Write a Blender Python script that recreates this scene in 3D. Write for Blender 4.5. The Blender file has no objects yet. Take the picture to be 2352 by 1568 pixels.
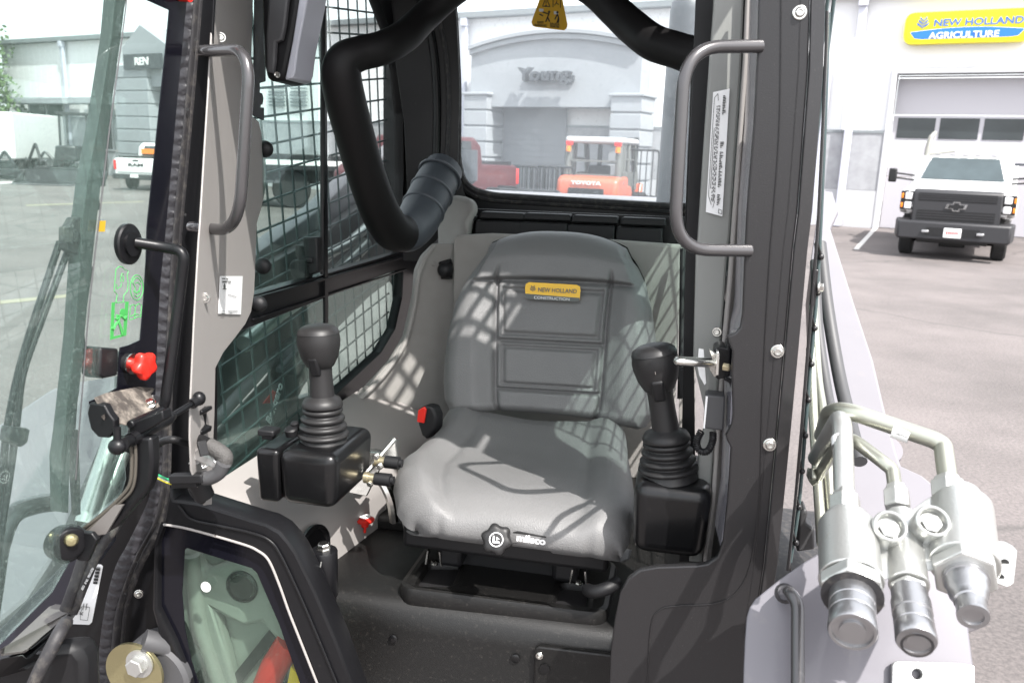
import bpy, bmesh, math, random
from mathutils import Vector, Matrix
random.seed(7)
R = math.radians
C = bpy.context.scene.collection
sc = bpy.context.scene
# ---------------------------------------------------------------- camera, sky, sun, exposure
FPX, CX, CY = 1900.0, 1176.0, 784.0            # photograph measured on a 2352 x 1568 grid
CAM = Vector((0, 0, 1.6))
def _v(px, py): return Vector((px-CX, py-CY, FPX))
_h1, _h2 = _v(100, 310), _v(1976, 376)          # two points of the true horizon
UP = _h1.cross(_h2).normalized()
if UP.y > 0: UP = -UP
FW = (Vector((0,0,1)) - UP*UP.z).normalized()
RT = FW.cross(UP).normalized()
if RT.x < 0: RT = -RT
W = Matrix((RT, FW, UP))                         # world from camera axes
cam = bpy.data.cameras.new('camera'); co = bpy.data.objects.new('camera', cam); C.objects.link(co)
cx_, cy_, cz_ = W@Vector((1,0,0)), W@Vector((0,-1,0)), W@Vector((0,0,-1))
co.matrix_world = Matrix.Translation(CAM) @ Matrix((cx_, cy_, cz_)).transposed().to_4x4()
cam.sensor_width = 36; cam.lens = FPX/2352*36
cam.clip_start = .05; cam.clip_end = 2000
cam.dof.use_dof = True; cam.dof.focus_distance = 1.65; cam.dof.aperture_fstop = 8.0
sc.camera = co
# the machine's own axes, seen from the camera (it stands turned and slightly off level)
_dy = _v(1576, 410).normalized()
_dx = Vector((1, .08, -(400-374*.08)/1900)).normalized()
_dz = _dx.cross(_dy).normalized()
if _dz.y > 0: _dz = -_dz
RM = Matrix((_dx, _dy, _dz))                     # machine from camera
M2W = W @ RM.transposed()                        # world from machine
AZ, EL = R(45), R(53)
sun_m = Vector((math.sin(AZ)*math.cos(EL), -math.cos(AZ)*math.cos(EL), math.sin(EL)))
sun_w = (M2W @ sun_m).normalized()
world = bpy.data.worlds.new('World'); sc.world = world; world.use_nodes = True
nt = world.node_tree; nt.nodes.clear()
wo = nt.nodes.new('ShaderNodeOutputWorld'); bg = nt.nodes.new('ShaderNodeBackground')
sky = nt.nodes.new('ShaderNodeTexSky'); sky.sky_type = 'NISHITA'; sky.sun_disc = False
sky.sun_elevation = math.asin(sun_w.z); sky.sun_rotation = math.atan2(sun_w.x, sun_w.y)
sky.air_density = 1.0; sky.dust_density = 4.0; sky.ozone_density = 1.0
hs = nt.nodes.new('ShaderNodeHueSaturation'); hs.inputs['Saturation'].default_value = .55
mxs = nt.nodes.new('ShaderNodeMix'); mxs.data_type = 'RGBA'; mxs.inputs[0].default_value = .55; mxs.inputs[7].default_value = (7.0, 7.15, 7.3, 1)   # bright thin haze over the whole sky
nt.links.new(sky.outputs[0], hs.inputs['Color']); nt.links.new(hs.outputs[0], mxs.inputs[6]); nt.links.new(mxs.outputs[2], bg.inputs[0])
bg.inputs[1].default_value = .15
nt.links.new(bg.outputs[0], wo.inputs[0])
sl = bpy.data.lights.new('sun', 'SUN'); sl.energy = 3.4; sl.angle = R(.55); sl.color = (1, .965, .925)
so = bpy.data.objects.new('sun', sl); C.objects.link(so)
so.rotation_euler = sun_w.to_track_quat('Z', 'Y').to_euler(); so.location = (3, -3, 12)
sc.view_settings.view_transform = 'Standard'; sc.view_settings.look = 'None'
sc.view_settings.exposure = 1.48; sc.view_settings.gamma = 1
sc.render.engine = 'CYCLES'
sc.cycles.max_bounces = 10; sc.cycles.transparent_max_bounces = 24

# ---------------------------------------------------------------- materials
def mat(name, col, rough=.5, metal=0, bump=0, bscale=150, var=0, vscale=6, dust=None, coat=0, spec=.5, dusty=None):
    m = bpy.data.materials.new(name); m.use_nodes = True
    n = m.node_tree.nodes; l = m.node_tree.links; b = n['Principled BSDF']
    b.inputs['Roughness'].default_value = rough; b.inputs['Metallic'].default_value = metal
    b.inputs['Coat Weight'].default_value = coat; b.inputs['Specular IOR Level'].default_value = spec
    tc = n.new('ShaderNodeTexCoord'); out = None
    col4 = (*col, 1)
    b.inputs['Base Color'].default_value = col4
    if var:
        no = n.new('ShaderNodeTexNoise'); no.inputs['Scale'].default_value = vscale; no.inputs['Detail'].default_value = 6
        l.new(tc.outputs['Object'], no.inputs['Vector'])
        rp = n.new('ShaderNodeMix'); rp.data_type = 'RGBA'
        rp.inputs[6].default_value = (*[c*(1-var) for c in col], 1); rp.inputs[7].default_value = (*[min(1, c*(1+var)) for c in col], 1)
        l.new(no.outputs[0], rp.inputs[0]); out = rp.outputs[2]
    if dust:                                       # dust: (colour, amount, scale, lo)
        dc, am, scl, lo = dust
        no = n.new('ShaderNodeTexNoise'); no.inputs['Scale'].default_value = scl; no.inputs['Detail'].default_value = 8; no.inputs['Roughness'].default_value = .7
        l.new(tc.outputs['Object'], no.inputs['Vector'])
        mr = n.new('ShaderNodeMapRange'); mr.inputs[1].default_value = lo; mr.inputs[2].default_value = lo+.22; mr.inputs[4].default_value = am
        l.new(no.outputs[0], mr.inputs[0])
        mx = n.new('ShaderNodeMix'); mx.data_type = 'RGBA'; mx.inputs[7].default_value = (*dc, 1)
        if out: l.new(out, mx.inputs[6])
        else: mx.inputs[6].default_value = col4
        l.new(mr.outputs[0], mx.inputs[0]); out = mx.outputs[2]
    if out: l.new(out, b.inputs['Base Color'])
    if bump:
        no = n.new('ShaderNodeTexNoise'); no.inputs['Scale'].default_value = bscale; no.inputs['Detail'].default_value = 4
        l.new(tc.outputs['Object'], no.inputs['Vector'])
        bp = n.new('ShaderNodeBump'); bp.inputs['Strength'].default_value = bump; bp.inputs['Distance'].default_value = .002
        l.new(no.outputs[0], bp.inputs['Height']); l.new(bp.outputs[0], b.inputs['Normal'])
    return m
def glass(name, tint, haze=.05, hazecol=(.75,.8,.78), speck=0, ior=1.45, refl=.35, back=False):
    m = bpy.data.materials.new(name); m.use_nodes = True
    n = m.node_tree.nodes; l = m.node_tree.links; n.clear()
    o = n.new('ShaderNodeOutputMaterial'); t = n.new('ShaderNodeBsdfTransparent'); t.inputs[0].default_value = (*tint, 1)
    g = n.new('ShaderNodeBsdfGlossy'); g.inputs['Roughness'].default_value = .015
    fr = n.new('ShaderNodeFresnel'); fr.inputs[0].default_value = ior
    fm = n.new('ShaderNodeMath'); fm.operation = 'MULTIPLY'; fm.inputs[1].default_value = refl; l.new(fr.outputs[0], fm.inputs[0])
    mx = n.new('ShaderNodeMixShader'); l.new(fm.outputs[0], mx.inputs[0]); l.new(t.outputs[0], mx.inputs[1]); l.new(g.outputs[0], mx.inputs[2])
    d = n.new('ShaderNodeBsdfTranslucent' if back else 'ShaderNodeBsdfDiffuse'); d.inputs[0].default_value = (*hazecol, 1)
    m2 = n.new('ShaderNodeMixShader'); m2.inputs[0].default_value = haze
    if speck:
        tc = n.new('ShaderNodeTexCoord'); no = n.new('ShaderNodeTexNoise'); no.inputs['Scale'].default_value = speck; no.inputs['Detail'].default_value = 7; no.inputs['Roughness'].default_value = .75
        l.new(tc.outputs['Object'], no.inputs['Vector'])
        mr = n.new('ShaderNodeMapRange'); mr.inputs[1].default_value = .56; mr.inputs[2].default_value = .75; mr.inputs[3].default_value = haze; mr.inputs[4].default_value = min(1, haze+.25)
        l.new(no.outputs[0], mr.inputs[0]); l.new(mr.outputs[0], m2.inputs[0])
    l.new(mx.outputs[0], m2.inputs[1]); l.new(d.outputs[0], m2.inputs[2]); l.new(m2.outputs[0], o.inputs[0])
    return m
DUST = (.30, .27, .23)
K = dict(
 black=mat('black_satin_paint', (.006,.006,.007), .36, dust=(DUST,.10,90,.62), bump=.05, bscale=400, spec=.3),
 blackm=mat('black_moulded_plastic', (.008,.008,.009), .5, bump=.2, bscale=900, dust=(DUST,.05,40,.62), spec=.35),
 blackg=mat('black_gloss_plastic', (.005,.005,.0055), .28, coat=.1, spec=.35, dust=(DUST,.08,90,.62)),
 tub=mat('dark_floor_moulding', (.0055,.0053,.0052), .42, bump=.25, bscale=700, dust=((.30,.27,.24),.10,120,.56), var=.15, vscale=14, spec=.4),
 graphite=mat('graphite_grey_paint', (.024,.0232,.0245), .30, metal=.35, bump=.12, bscale=500, dust=((.42,.39,.37),.22,300,.60)),
 handle=mat('grey_tube_paint', (.075,.072,.075), .26, metal=.5, coat=.3),
 trim=mat('light_grey_trim', (.26,.245,.235), .50, var=.05, vscale=9, bump=.08, bscale=900),
 trimg=mat('grey_green_trim', (.21,.215,.205), .42, var=.06, vscale=9, bump=.05, bscale=900),
 felt=mat('warm_grey_headliner', (.27,.26,.245), .85, bump=.4, bscale=1200, var=.07, vscale=30),
 seat=mat('grey_seat_vinyl', (.140,.139,.139), .47, bump=.5, bscale=420, var=.09, vscale=12),
 rubber=mat('ribbed_rubber', (.020,.019,.021), .6, dust=(DUST,.25,50,.5)),
 foam=mat('black_foam_padding', (.006,.0055,.0058), .55, bump=.1, bscale=500, spec=.25),
 pad=mat('slate_grey_rubber', (.055,.062,.073), .45, bump=.1, bscale=500),
 joy=mat('charcoal_joystick_rubber', (.015,.0145,.015), .46, bump=.1, bscale=900, spec=.4),
 steel=mat('zinc_plated_steel', (.62,.61,.58), .25, metal=1, bump=.1, bscale=80),
 zinc=mat('cast_zinc', (.50,.505,.49), .36, metal=.8, bump=.16, bscale=350, dust=((.40,.28,.16),.45,25,.60)),
 brass=mat('yellow_zinc', (.42,.37,.25), .4, metal=.8),
 pipe=mat('olive_zinc_pipe', (.38,.385,.33), .34, metal=.8, var=.15, vscale=30),
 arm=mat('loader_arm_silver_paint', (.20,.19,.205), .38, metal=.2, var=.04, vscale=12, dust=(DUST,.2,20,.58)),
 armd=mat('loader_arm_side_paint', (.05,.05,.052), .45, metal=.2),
 red=mat('red_plastic', (.60,.02,.012), .35),
 white=mat('white_vinyl', (.80,.80,.80), .4),
 yellow=mat('yellow_vinyl', (.80,.46,.01), .35),
 signyel=mat('sign_yellow', (.85,.72,.01), .35), signblue=mat('sign_blue', (.02,.16,.62), .35), blueink=mat('blue_ink', (.05,.14,.45), .4),
 green=mat('green_vinyl', (.05,.30,.07), .4),
 ink=mat('black_ink', (.015,.015,.015), .5), slate=mat('slate_vinyl', (.07,.08,.075), .4),
 wireg=mat('green_wire', (.02,.28,.12), .4), wirey=mat('yellow_wire', (.70,.60,.03), .4),
 foil=mat('crumpled_foil', (.75,.75,.75), .28, metal=.9, bump=1, bscale=60),
 sleeve=mat('grey_conduit', (.055,.055,.058), .5),
 mesh=mat('dark_green_grille_wire', (.055,.080,.082), .45, metal=.2),
 bolt=mat('bolt_gold', (.42,.38,.22), .35, metal=.9, bump=.3, bscale=200),
 dirt=mat('sandy_dirt_coat', (.045,.038,.033), .8, dust=((.27,.235,.20),.9,42,.47), bump=.8, bscale=120),
 rust=mat('grey_steel_rod', (.45,.5,.47), .3, metal=.8),
 glassd=glass('door_glass', (.84,.905,.885), .035, (.60,.74,.70), 240, refl=.2),
 glassr=glass('rear_glass', (.98,1,1), .12, (.90,.94,.96), 70, refl=.3, back=True),
 glassc=glass('side_glass_clear', (.94,.97,.96), .03, (.8,.84,.85), 70),
 glasss=glass('side_glass_tinted', (.80,.90,.87), .015, (.55,.7,.66), 0),
 glassf=glass('foot_glass', (.84,.93,.88), .012, (.50,.60,.55), 330),
 frit=mat('black_glass_frit', (.005,.005,.008), .15, spec=.3),
)
# ---------------------------------------------------------------- projection helpers (machine axes, metres, camera at the origin)
def ray(px, py): return RM @ _v(px, py)
def at(px, py, plane):
    q = ray(px, py)
    if isinstance(plane[0], str):
        i = 'XYZ'.index(plane[0]); return q*(plane[1]/q[i])
    p, n = Vector(plane[0]), Vector(plane[1]); return q*(p.dot(n)/q.dot(n))
def Yp(v): return ('Y', v)
def Xp(v): return ('X', v)
def Zp(v): return ('Z', v)
def vplane(x0, y0, x1, y1):                     # an upright plane through two plan points
    d = Vector((x1-x0, y1-y0, 0)); return (Vector((x0, y0, 0)), d.cross(Vector((0,0,1))))
def fillet(pts, r, closed=False, n=6):
    pts = [Vector(p) for p in pts]; out = []; N = len(pts)
    for i, p in enumerate(pts):
        if not closed and i in (0, N-1): out.append(p); continue
        a, b = pts[i-1], pts[(i+1) % N]
        rr = r[i] if isinstance(r, (list, tuple)) else r
        d1, d2 = a-p, b-p; k = min(rr, d1.length*.48, d2.length*.48)
        if k < 1e-6: out.append(p); continue
        p1, p2 = p+d1.normalized()*k, p+d2.normalized()*k
        for j in range(n+1):
            t = j/n; out.append(p1*(1-t)**2 + p*2*t*(1-t) + p2*t*t)
    return out
def spline(pts, n=8):                            # Catmull-Rom through points
    P = [Vector(p) for p in pts]; P = [P[0]*2-P[1]]+P+[P[-1]*2-P[-2]]; out = []
    for i in range(1, len(P)-2):
        for j in range(n):
            t = j/n
            out.append(.5*((2*P[i])+(P[i+1]-P[i-1])*t+(2*P[i-1]-5*P[i]+4*P[i+1]-P[i+2])*t*t+(3*P[i]-P[i-1]-3*P[i+1]+P[i+2])*t**3))
    out.append(P[-2]); return out
# ---------------------------------------------------------------- mesh builder
class MB:
    def __init__(s): s.v = []; s.f = []; s.mi = []; s.cur = 0
    def add(s, vs, fs):
        o = len(s.v); s.v += [tuple(v) for v in vs]; s.f += [tuple(i+o for i in f) for f in fs]; s.mi += [s.cur]*len(fs); return s
    def box(s, c, d, rot=None):
        c = Vector(c); h = Vector(d)/2; vs = []
        for x in (-1,1):
            for y in (-1,1):
                for z in (-1,1):
                    p = Vector((x*h.x, y*h.y, z*h.z))
                    if rot: p = rot @ p
                    vs.append(c+p)
        return s.add(vs, [(0,1,3,2),(4,6,7,5),(0,4,5,1),(2,3,7,6),(0,2,6,4),(1,5,7,3)])
    def bx(s, x0, x1, y0, y1, z0, z1): return s.box(((x0+x1)/2,(y0+y1)/2,(z0+z1)/2), (abs(x1-x0),abs(y1-y0),abs(z1-z0)))
    def bar(s, a, b, w, h, up=(0,0,1)):
        a, b = Vector(a), Vector(b); d = (b-a); L = d.length; d.normalize(); u = Vector(up); sd = d.cross(u)
        if sd.length < 1e-4: sd = d.cross(Vector((1,0,0)))
        sd.normalize(); u = sd.cross(d); return s.box((a+b)/2, (L, w, h), Matrix((d, sd, u)).transposed())
    def tube(s, pts, r, seg=12, cap=True, sq=None):
        pts = [Vector(p) for p in pts]; n = len(pts)
        rs = r if isinstance(r, (list, tuple)) else [r]*n
        t0 = (pts[1]-pts[0]).normalized(); u = t0.orthogonal().normalized(); vs = []; prev = t0
        for i, p in enumerate(pts):
            t = ((pts[min(i+1,n-1)]-p).normalized() + (p-pts[max(i-1,0)]).normalized()).normalized() if 0 < i < n-1 else ((pts[1]-pts[0]) if i == 0 else (pts[-1]-pts[-2])).normalized()
            q = prev.rotation_difference(t); u = (q@u); u = (u-t*u.dot(t)).normalized(); w = t.cross(u); prev = t
            for k in range(seg):
                a = 2*math.pi*k/seg; vs.append(p+(u*math.cos(a)+w*math.sin(a))*rs[i])
        fs = [(i*seg+k, i*seg+(k+1)%seg, (i+1)*seg+(k+1)%seg, (i+1)*seg+k) for i in range(n-1) for k in range(seg)]
        if cap: fs += [tuple(range(seg))[::-1], tuple((n-1)*seg+k for k in range(seg))]
        return s.add(vs, fs)
    def lathe(s, prof, o, ax, seg=24, cap=True):   # prof: (radius, distance along axis)
        o, ax = Vector(o), Vector(ax).normalized(); u = ax.orthogonal().normalized(); w = ax.cross(u); n = len(prof)
        vs = [o+ax*z+(u*math.cos(2*math.pi*k/seg)+w*math.sin(2*math.pi*k/seg))*max(r,1e-5) for r, z in prof for k in range(seg)]
        fs = [(i*seg+k, i*seg+(k+1)%seg, (i+1)*seg+(k+1)%seg, (i+1)*seg+k) for i in range(n-1) for k in range(seg)]
        if cap: fs += [tuple(range(seg))[::-1], tuple((n-1)*seg+k for k in range(seg))]
        return s.add(vs, fs)
    def prism(s, poly, off):                      # planar outline swept by a vector
        poly = [Vector(p) for p in poly]; off = Vector(off); n = len(poly)
        return s.add(poly+[p+off for p in poly], [tuple(range(n))[::-1], tuple(range(n, 2*n))]+[(i, (i+1)%n, n+(i+1)%n, n+i) for i in range(n)])
    def grid(s, fn, nu, nv, closeu=False):
        vs = [fn(i/(nu if closeu else nu-1), j/(nv-1)) for j in range(nv) for i in range(nu)]; fs = []
        for j in range(nv-1):
            for i in range(nu if closeu else nu-1):
                i2 = (i+1) % nu; fs.append((j*nu+i, j*nu+i2, (j+1)*nu+i2, (j+1)*nu+i))
        return s.add(vs, fs)
    def ell(s, c, rx, ry, rz, rot=None, nu=20, nv=12):
        c = Vector(c)
        def fn(a, b):
            th, ph = 2*math.pi*a, math.pi*(b-.5)
            p = Vector((rx*math.cos(ph)*math.cos(th), ry*math.cos(ph)*math.sin(th), rz*math.sin(ph)))
            if rot: p = rot@p
            return c+p
        return s.grid(fn, nu, nv, True)
    def build(s, name, m, parent=None, bevel=0, smooth=True, ang=40, sub=0, bseg=2):
        me = bpy.data.meshes.new(name); me.from_pydata(s.v, [], s.f); 
        b = bmesh.new(); b.from_mesh(me); bmesh.ops.recalc_face_normals(b, faces=b.faces); b.to_mesh(me); b.free()
        for mm in (m if isinstance(m, (list, tuple)) else [m]): me.materials.append(mm)
        for p, i in zip(me.polygons, s.mi): p.material_index = i
        if smooth: me.shade_smooth(); me.set_sharp_from_angle(angle=R(ang))
        o = bpy.data.objects.new(name, me); C.objects.link(o); place(o, parent)
        if bevel:
            md = o.modifiers.new('bevel', 'BEVEL'); md.width = bevel; md.segments = bseg; md.limit_method = 'ANGLE'; md.angle_limit = R(35)
            md.harden_normals = False
        if sub:
            md = o.modifiers.new('sub', 'SUBSURF'); md.levels = sub; md.render_levels = sub
        return o
BASE = {}
def place(o, parent):
    if parent is None: return
    o.parent = parent
    if parent.name in BASE: o.location = -BASE[parent.name]
def tag(o, label=None, cat=None, group=None, kind=None):
    if label: o['label'] = label
    if cat: o['category'] = cat
    if group: o['group'] = group
    if kind: o['kind'] = kind
    return o
def link_mesh(name, me, m, parent):
    me.materials.clear(); me.materials.append(m); o = bpy.data.objects.new(name, me); C.objects.link(o); place(o, parent); return o
def curve_mesh(cu):
    tmp = bpy.data.objects.new('tmp', cu); C.objects.link(tmp); bpy.context.view_layer.update()
    me = bpy.data.meshes.new_from_object(tmp.evaluated_get(bpy.context.evaluated_depsgraph_get()))
    bpy.data.objects.remove(tmp); bpy.data.curves.remove(cu); return me
def plate2d(name, loops, o, e1, e2, th, m, parent, bevel=.0015, ang=40):
    """loops: outline then holes, in (a,b) metres on the frame o,e1,e2; front face at the frame, thickness behind it (-e1 x e2)."""
    cu = bpy.data.curves.new(name, 'CURVE'); cu.dimensions = '2D'; cu.fill_mode = 'BOTH'
    bevel = min(bevel, th*.45)
    cu.extrude = th/2-bevel; cu.bevel_depth = bevel; cu.bevel_resolution = 1; cu.offset = -bevel
    for lp in loops:
        sp = cu.splines.new('POLY'); sp.points.add(len(lp)-1); sp.use_cyclic_u = True
        for q, (a, b) in zip(sp.points, lp): q.co = (a, b, 0, 1)
    me = curve_mesh(cu); n = e1.cross(e2).normalized()
    T = Matrix((e1, e2, n)).transposed().to_4x4(); T.translation = o - n*th/2
    me.transform(T); me.shade_smooth(); me.set_sharp_from_angle(angle=R(ang))
    me.name = name
    return link_mesh(name, me, m, parent)
def frame_of(plane):
    if isinstance(plane[0], str):
        i = 'XYZ'.index(plane[0]); n = Vector((0,0,0)); n[i] = -math.copysign(1, plane[1]); p = Vector((0,0,0)); p[i] = plane[1]
    else:
        p = Vector(plane[0]); n = Vector(plane[1]).normalized()
        if n.dot(p) > 0: n = -n
    up = Vector((0,0,1)) if abs(n.z) < .9 else Vector((0,1,0))
    e1 = up.cross(n).normalized(); e2 = n.cross(e1).normalized(); return p, e1, e2, n
def plate(name, px, plane, th, m, parent, holes=(), bevel=.0015, rnd=0, push=0):
    """px outline on a plane, made a real plate of thickness th behind that plane; push moves it toward the camera."""
    p, e1, e2, n = frame_of(plane); loops = []
    for k, lp in enumerate([px]+list(holes)):
        q = [at(x, y, plane) for x, y in lp]; q = [((v-p).dot(e1), (v-p).dot(e2)) for v in q]
        if rnd: q = [(v.x, v.y) for v in fillet([Vector((a, b, 0)) for a, b in q], rnd, True, 5)]
        loops.append(q)
    return plate2d(name, loops, p+n*push, e1, e2, th, m, parent, bevel)
def text_mesh(s, bold=0, depth=.02, sp=1.0):
    cu = bpy.data.curves.new('t', 'FONT'); cu.body = s; cu.size = 1; cu.extrude = depth/2; cu.offset = bold; cu.space_character = sp
    cu.resolution_u = 3; return curve_mesh(cu)
def text3(name, s, o, ex, ey, n, w, h, th, m, parent, bold=.0, sp=1.0):
    """text filling a w x h box whose lower-left corner is o, along ex, up ey"""
    me = text_mesh(s, bold, 1, sp); xs = [v.co.x for v in me.vertices]; ys = [v.co.y for v in me.vertices]
    x0, x1, y0, y1 = min(xs), max(xs), min(ys), max(ys)
    ex, ey, n = Vector(ex).normalized(), Vector(ey).normalized(), Vector(n).normalized()
    for v in me.vertices:
        a = (v.co.x-x0)/(x1-x0)*w; b = (v.co.y-y0)/(y1-y0)*h; c = v.co.z*th
        v.co = Vector(o)+ex*a+ey*b+n*c
    me.name = name; return link_mesh(name, me, m, parent)
def text_px(name, s, pll, plr, pul, plane, m, parent, th=.0006, push=.001, bold=0):
    p, e1, e2, n = frame_of(plane); a, b, c = [at(*q, plane) for q in (pll, plr, pul)]
    return text3(name, s, a+n*push, b-a, c-a, n, (b-a).length, (c-a).length, th, m, parent, bold)
# ================================================================ THE YARD BEHIND (world axes)
def wray(px, py): return W @ _v(px, py)
def ground_pt(px, py, z=0):
    q = wray(px, py); return CAM + q*((z-CAM.z)/q.z)
def thing(name, label, cat, loc=(0,0,0), rz=0, group=None):
    o = bpy.data.objects.new(name, None); C.objects.link(o); o.empty_display_size = .3
    o.location = loc; o.rotation_euler = (0,0,rz); return tag(o, label, cat, group)
def wmat_asphalt():
    m = bpy.data.materials.new('asphalt'); m.use_nodes = True; n = m.node_tree.nodes; l = m.node_tree.links; b = n['Principled BSDF']
    tc = n.new('ShaderNodeTexCoord'); b.inputs['Roughness'].default_value = .85
    a = n.new('ShaderNodeTexNoise'); a.inputs['Scale'].default_value = .6; a.inputs['Detail'].default_value = 8; a.inputs['Roughness'].default_value = .65
    g = n.new('ShaderNodeTexNoise'); g.inputs['Scale'].default_value = 55; g.inputs['Detail'].default_value = 7; g.inputs['Roughness'].default_value = .75
    l.new(tc.outputs['Object'], a.inputs['Vector']); l.new(tc.outputs['Object'], g.inputs['Vector'])
    r1 = n.new('ShaderNodeValToRGB'); r1.color_ramp.elements[0].position = .35; r1.color_ramp.elements[0].color = (.098,.088,.086,1); r1.color_ramp.elements[1].position = .68; r1.color_ramp.elements[1].color = (.158,.140,.137,1)
    l.new(a.outputs[0], r1.inputs[0])
    r2 = n.new('ShaderNodeValToRGB'); r2.color_ramp.elements[0].position = .40; r2.color_ramp.elements[0].color = (.45,.45,.45,1); r2.color_ramp.elements[1].position = .62; r2.color_ramp.elements[1].color = (1.45,1.40,1.38,1)
    l.new(g.outputs[0], r2.inputs[0])
    mx = n.new('ShaderNodeMix'); mx.data_type = 'RGBA'; mx.blend_type = 'MULTIPLY'; mx.inputs[0].default_value = .5
    l.new(r1.outputs[0], mx.inputs[6]); l.new(r2.outputs[0], mx.inputs[7])
    vo = n.new('ShaderNodeTexVoronoi'); vo.feature = 'DISTANCE_TO_EDGE'; vo.inputs['Scale'].default_value = .28
    wn = n.new('ShaderNodeTexNoise'); wn.inputs['Scale'].default_value = 1.3; wn.inputs['Detail'].default_value = 6
    ad = n.new('ShaderNodeMix'); ad.data_type = 'VECTOR'; ad.inputs[0].default_value = .35
    l.new(tc.outputs['Object'], wn.inputs['Vector']); l.new(tc.outputs['Object'], ad.inputs[4]); l.new(wn.outputs[1], ad.inputs[5]); l.new(ad.outputs[1], vo.inputs['Vector'])
    cr = n.new('ShaderNodeMapRange'); cr.inputs[1].default_value = .0; cr.inputs[2].default_value = .008; cr.inputs[3].default_value = .55; cr.inputs[4].default_value = 0
    l.new(vo.outputs[0], cr.inputs[0])
    m3 = n.new('ShaderNodeMix'); m3.data_type = 'RGBA'; m3.inputs[7].default_value = (.05,.048,.046,1); l.new(cr.outputs[0], m3.inputs[0]); l.new(mx.outputs[2], m3.inputs[6])
    l.new(m3.outputs[2], b.inputs['Base Color'])
    bp = n.new('ShaderNodeBump'); bp.inputs['Strength'].default_value = .5; bp.inputs['Distance'].default_value = .01; l.new(g.outputs[0], bp.inputs['Height']); l.new(bp.outputs[0], b.inputs['Normal'])
    return m
KW = dict(
 wall=mat('white_metal_siding', (.78,.78,.79), .5), block=mat('split_face_block', (.33,.335,.35), .9, bump=1.0, bscale=14, var=.30, vscale=4.5),
 stucco=mat('grey_stucco', (.29,.305,.325), .9, bump=.5, bscale=60, var=.07, vscale=1.5), band=mat('painted_base_band', (.46,.465,.48), .8, var=.05, vscale=3),
 roofg=mat('grey_roof_trim', (.20,.22,.23), .5), door=mat('grey_door_panel', (.43,.42,.45), .5), doord=mat('dark_grey_roller_door', (.19,.20,.215), .6, var=.05, vscale=2),  # roller doors are a darker grey than the sectional garage door
 spout=mat('downspout_paint', (.48,.49,.56), .5), dark=mat('dark_window_glass', (.035,.042,.045), .15, var=.5, vscale=1.2), letter=mat('sign_letter_grey', (.045,.05,.058), .5),
 vwhite=mat('white_car_paint', (.78,.78,.78), .25, coat=.6), vblack=mat('black_vehicle_trim', (.005,.005,.006), .45), vgrey=mat('dark_grey_grille', (.024,.024,.027), .45),
 tyre=mat('tyre_rubber', (.025,.025,.026), .8), wheel=mat('steel_wheel', (.45,.45,.46), .35, metal=.7), lampw=mat('clear_lamp', (.75,.75,.76), .12), amber=mat('amber_lens', (.80,.22,.02), .25),
 screen=mat('windscreen_glass', (.04,.055,.06), .2, var=.35, vscale=2.5), chrome=mat('chrome_badge', (.75,.75,.76), .15, metal=1),
 orange=mat('forklift_orange', (.46,.11,.06), .35, coat=.3, var=.05, vscale=3), fgrey=mat('forklift_grey', (.11,.115,.11), .5, var=.15, vscale=4), maroon=mat('maroon_car_paint', (.075,.012,.016), .35, coat=.3),
 leaf=mat('tree_leaf', (.075,.13,.035), .6, var=.4, vscale=1.2), bark=mat('tree_bark', (.12,.09,.07), .9), redl=mat('red_lens', (.6,.02,.02), .25),
 steelb=mat('black_steel_attachment', (.02,.021,.023), .38, metal=.2), bare=mat('bare_fork_steel', (.35,.35,.36), .35, metal=.8), linew=mat('white_road_paint', (.55,.54,.53), .8), liney=mat('yellow_road_paint', (.22,.20,.14), .8),
 mark=mat('crane_grey', (.22,.22,.20), .6),
)
g = MB(); g.add([(-400,-150,0),(400,-150,0),(400,500,0),(-400,500,0)], [(0,1,2,3)])
go = g.build('ground', wmat_asphalt(), None, smooth=False); tag(go, kind='structure')
# facade frame: two points of the foot of the long wall
fa, fb = ground_pt(1976, 522), ground_pt(100, 391)
FE = (fa-fb); FE.z = 0; FE.normalize(); FN = Vector((FE.y, -FE.x, 0))
if FN.dot(CAM-fa) < 0: FN = -FN
FO = Vector((fa.x, fa.y, 0)); FZ = Vector((0,0,1))
def fp(px, py, d=0):
    """(a, z) on the wall plane (moved d metres out) for a grid point"""
    q = wray(px, py); o = FO+FN*d; k = (o-CAM).dot(FN)/q.dot(FN); p = CAM+q*k-FO; return (p.dot(FE), p.z)
def F3(a, z, d=0): return FO+FE*a+FN*d+FZ*z
FROT = Matrix((FE, FN, FZ)).transposed()
def fbox(mb, a0, a1, z0, z1, d0, d1): return mb.box(F3((a0+a1)/2, (z0+z1)/2, (d0+d1)/2), (abs(a1-a0), abs(d1-d0), abs(z1-z0)), FROT)
bld = thing('dealership_building', 'long white metal building with grey block base and arched grey entrance', 'building', FO)
BASE[bld.name] = FO
aL = fp(28, 380)[0]; aR = 16.0; ZT = fp(1240, 35)[1]; ZB = fp(1976, 304)[1]
ad0, zd = fp(2062, 171); ad0b = ad0; adr = ad0+4.9
wl = [[(aL,0),(ad0,0),(ad0,zd),(adr,zd),(adr,0),(aR,0),(aR,ZT+1.6),(aL,ZT+1.6)]]
lw = [(aL,ZT-.02),(aL,ZB),(ad0,ZB),(ad0,zd),(adr,zd),(adr,ZB),(aR,ZB),(aR,ZT)]
plate2d('wall', [lw], FO.copy(), FE, FZ, .3, KW['wall'], bld, .004).location = -FO+Vector((0,0,0))
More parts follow.
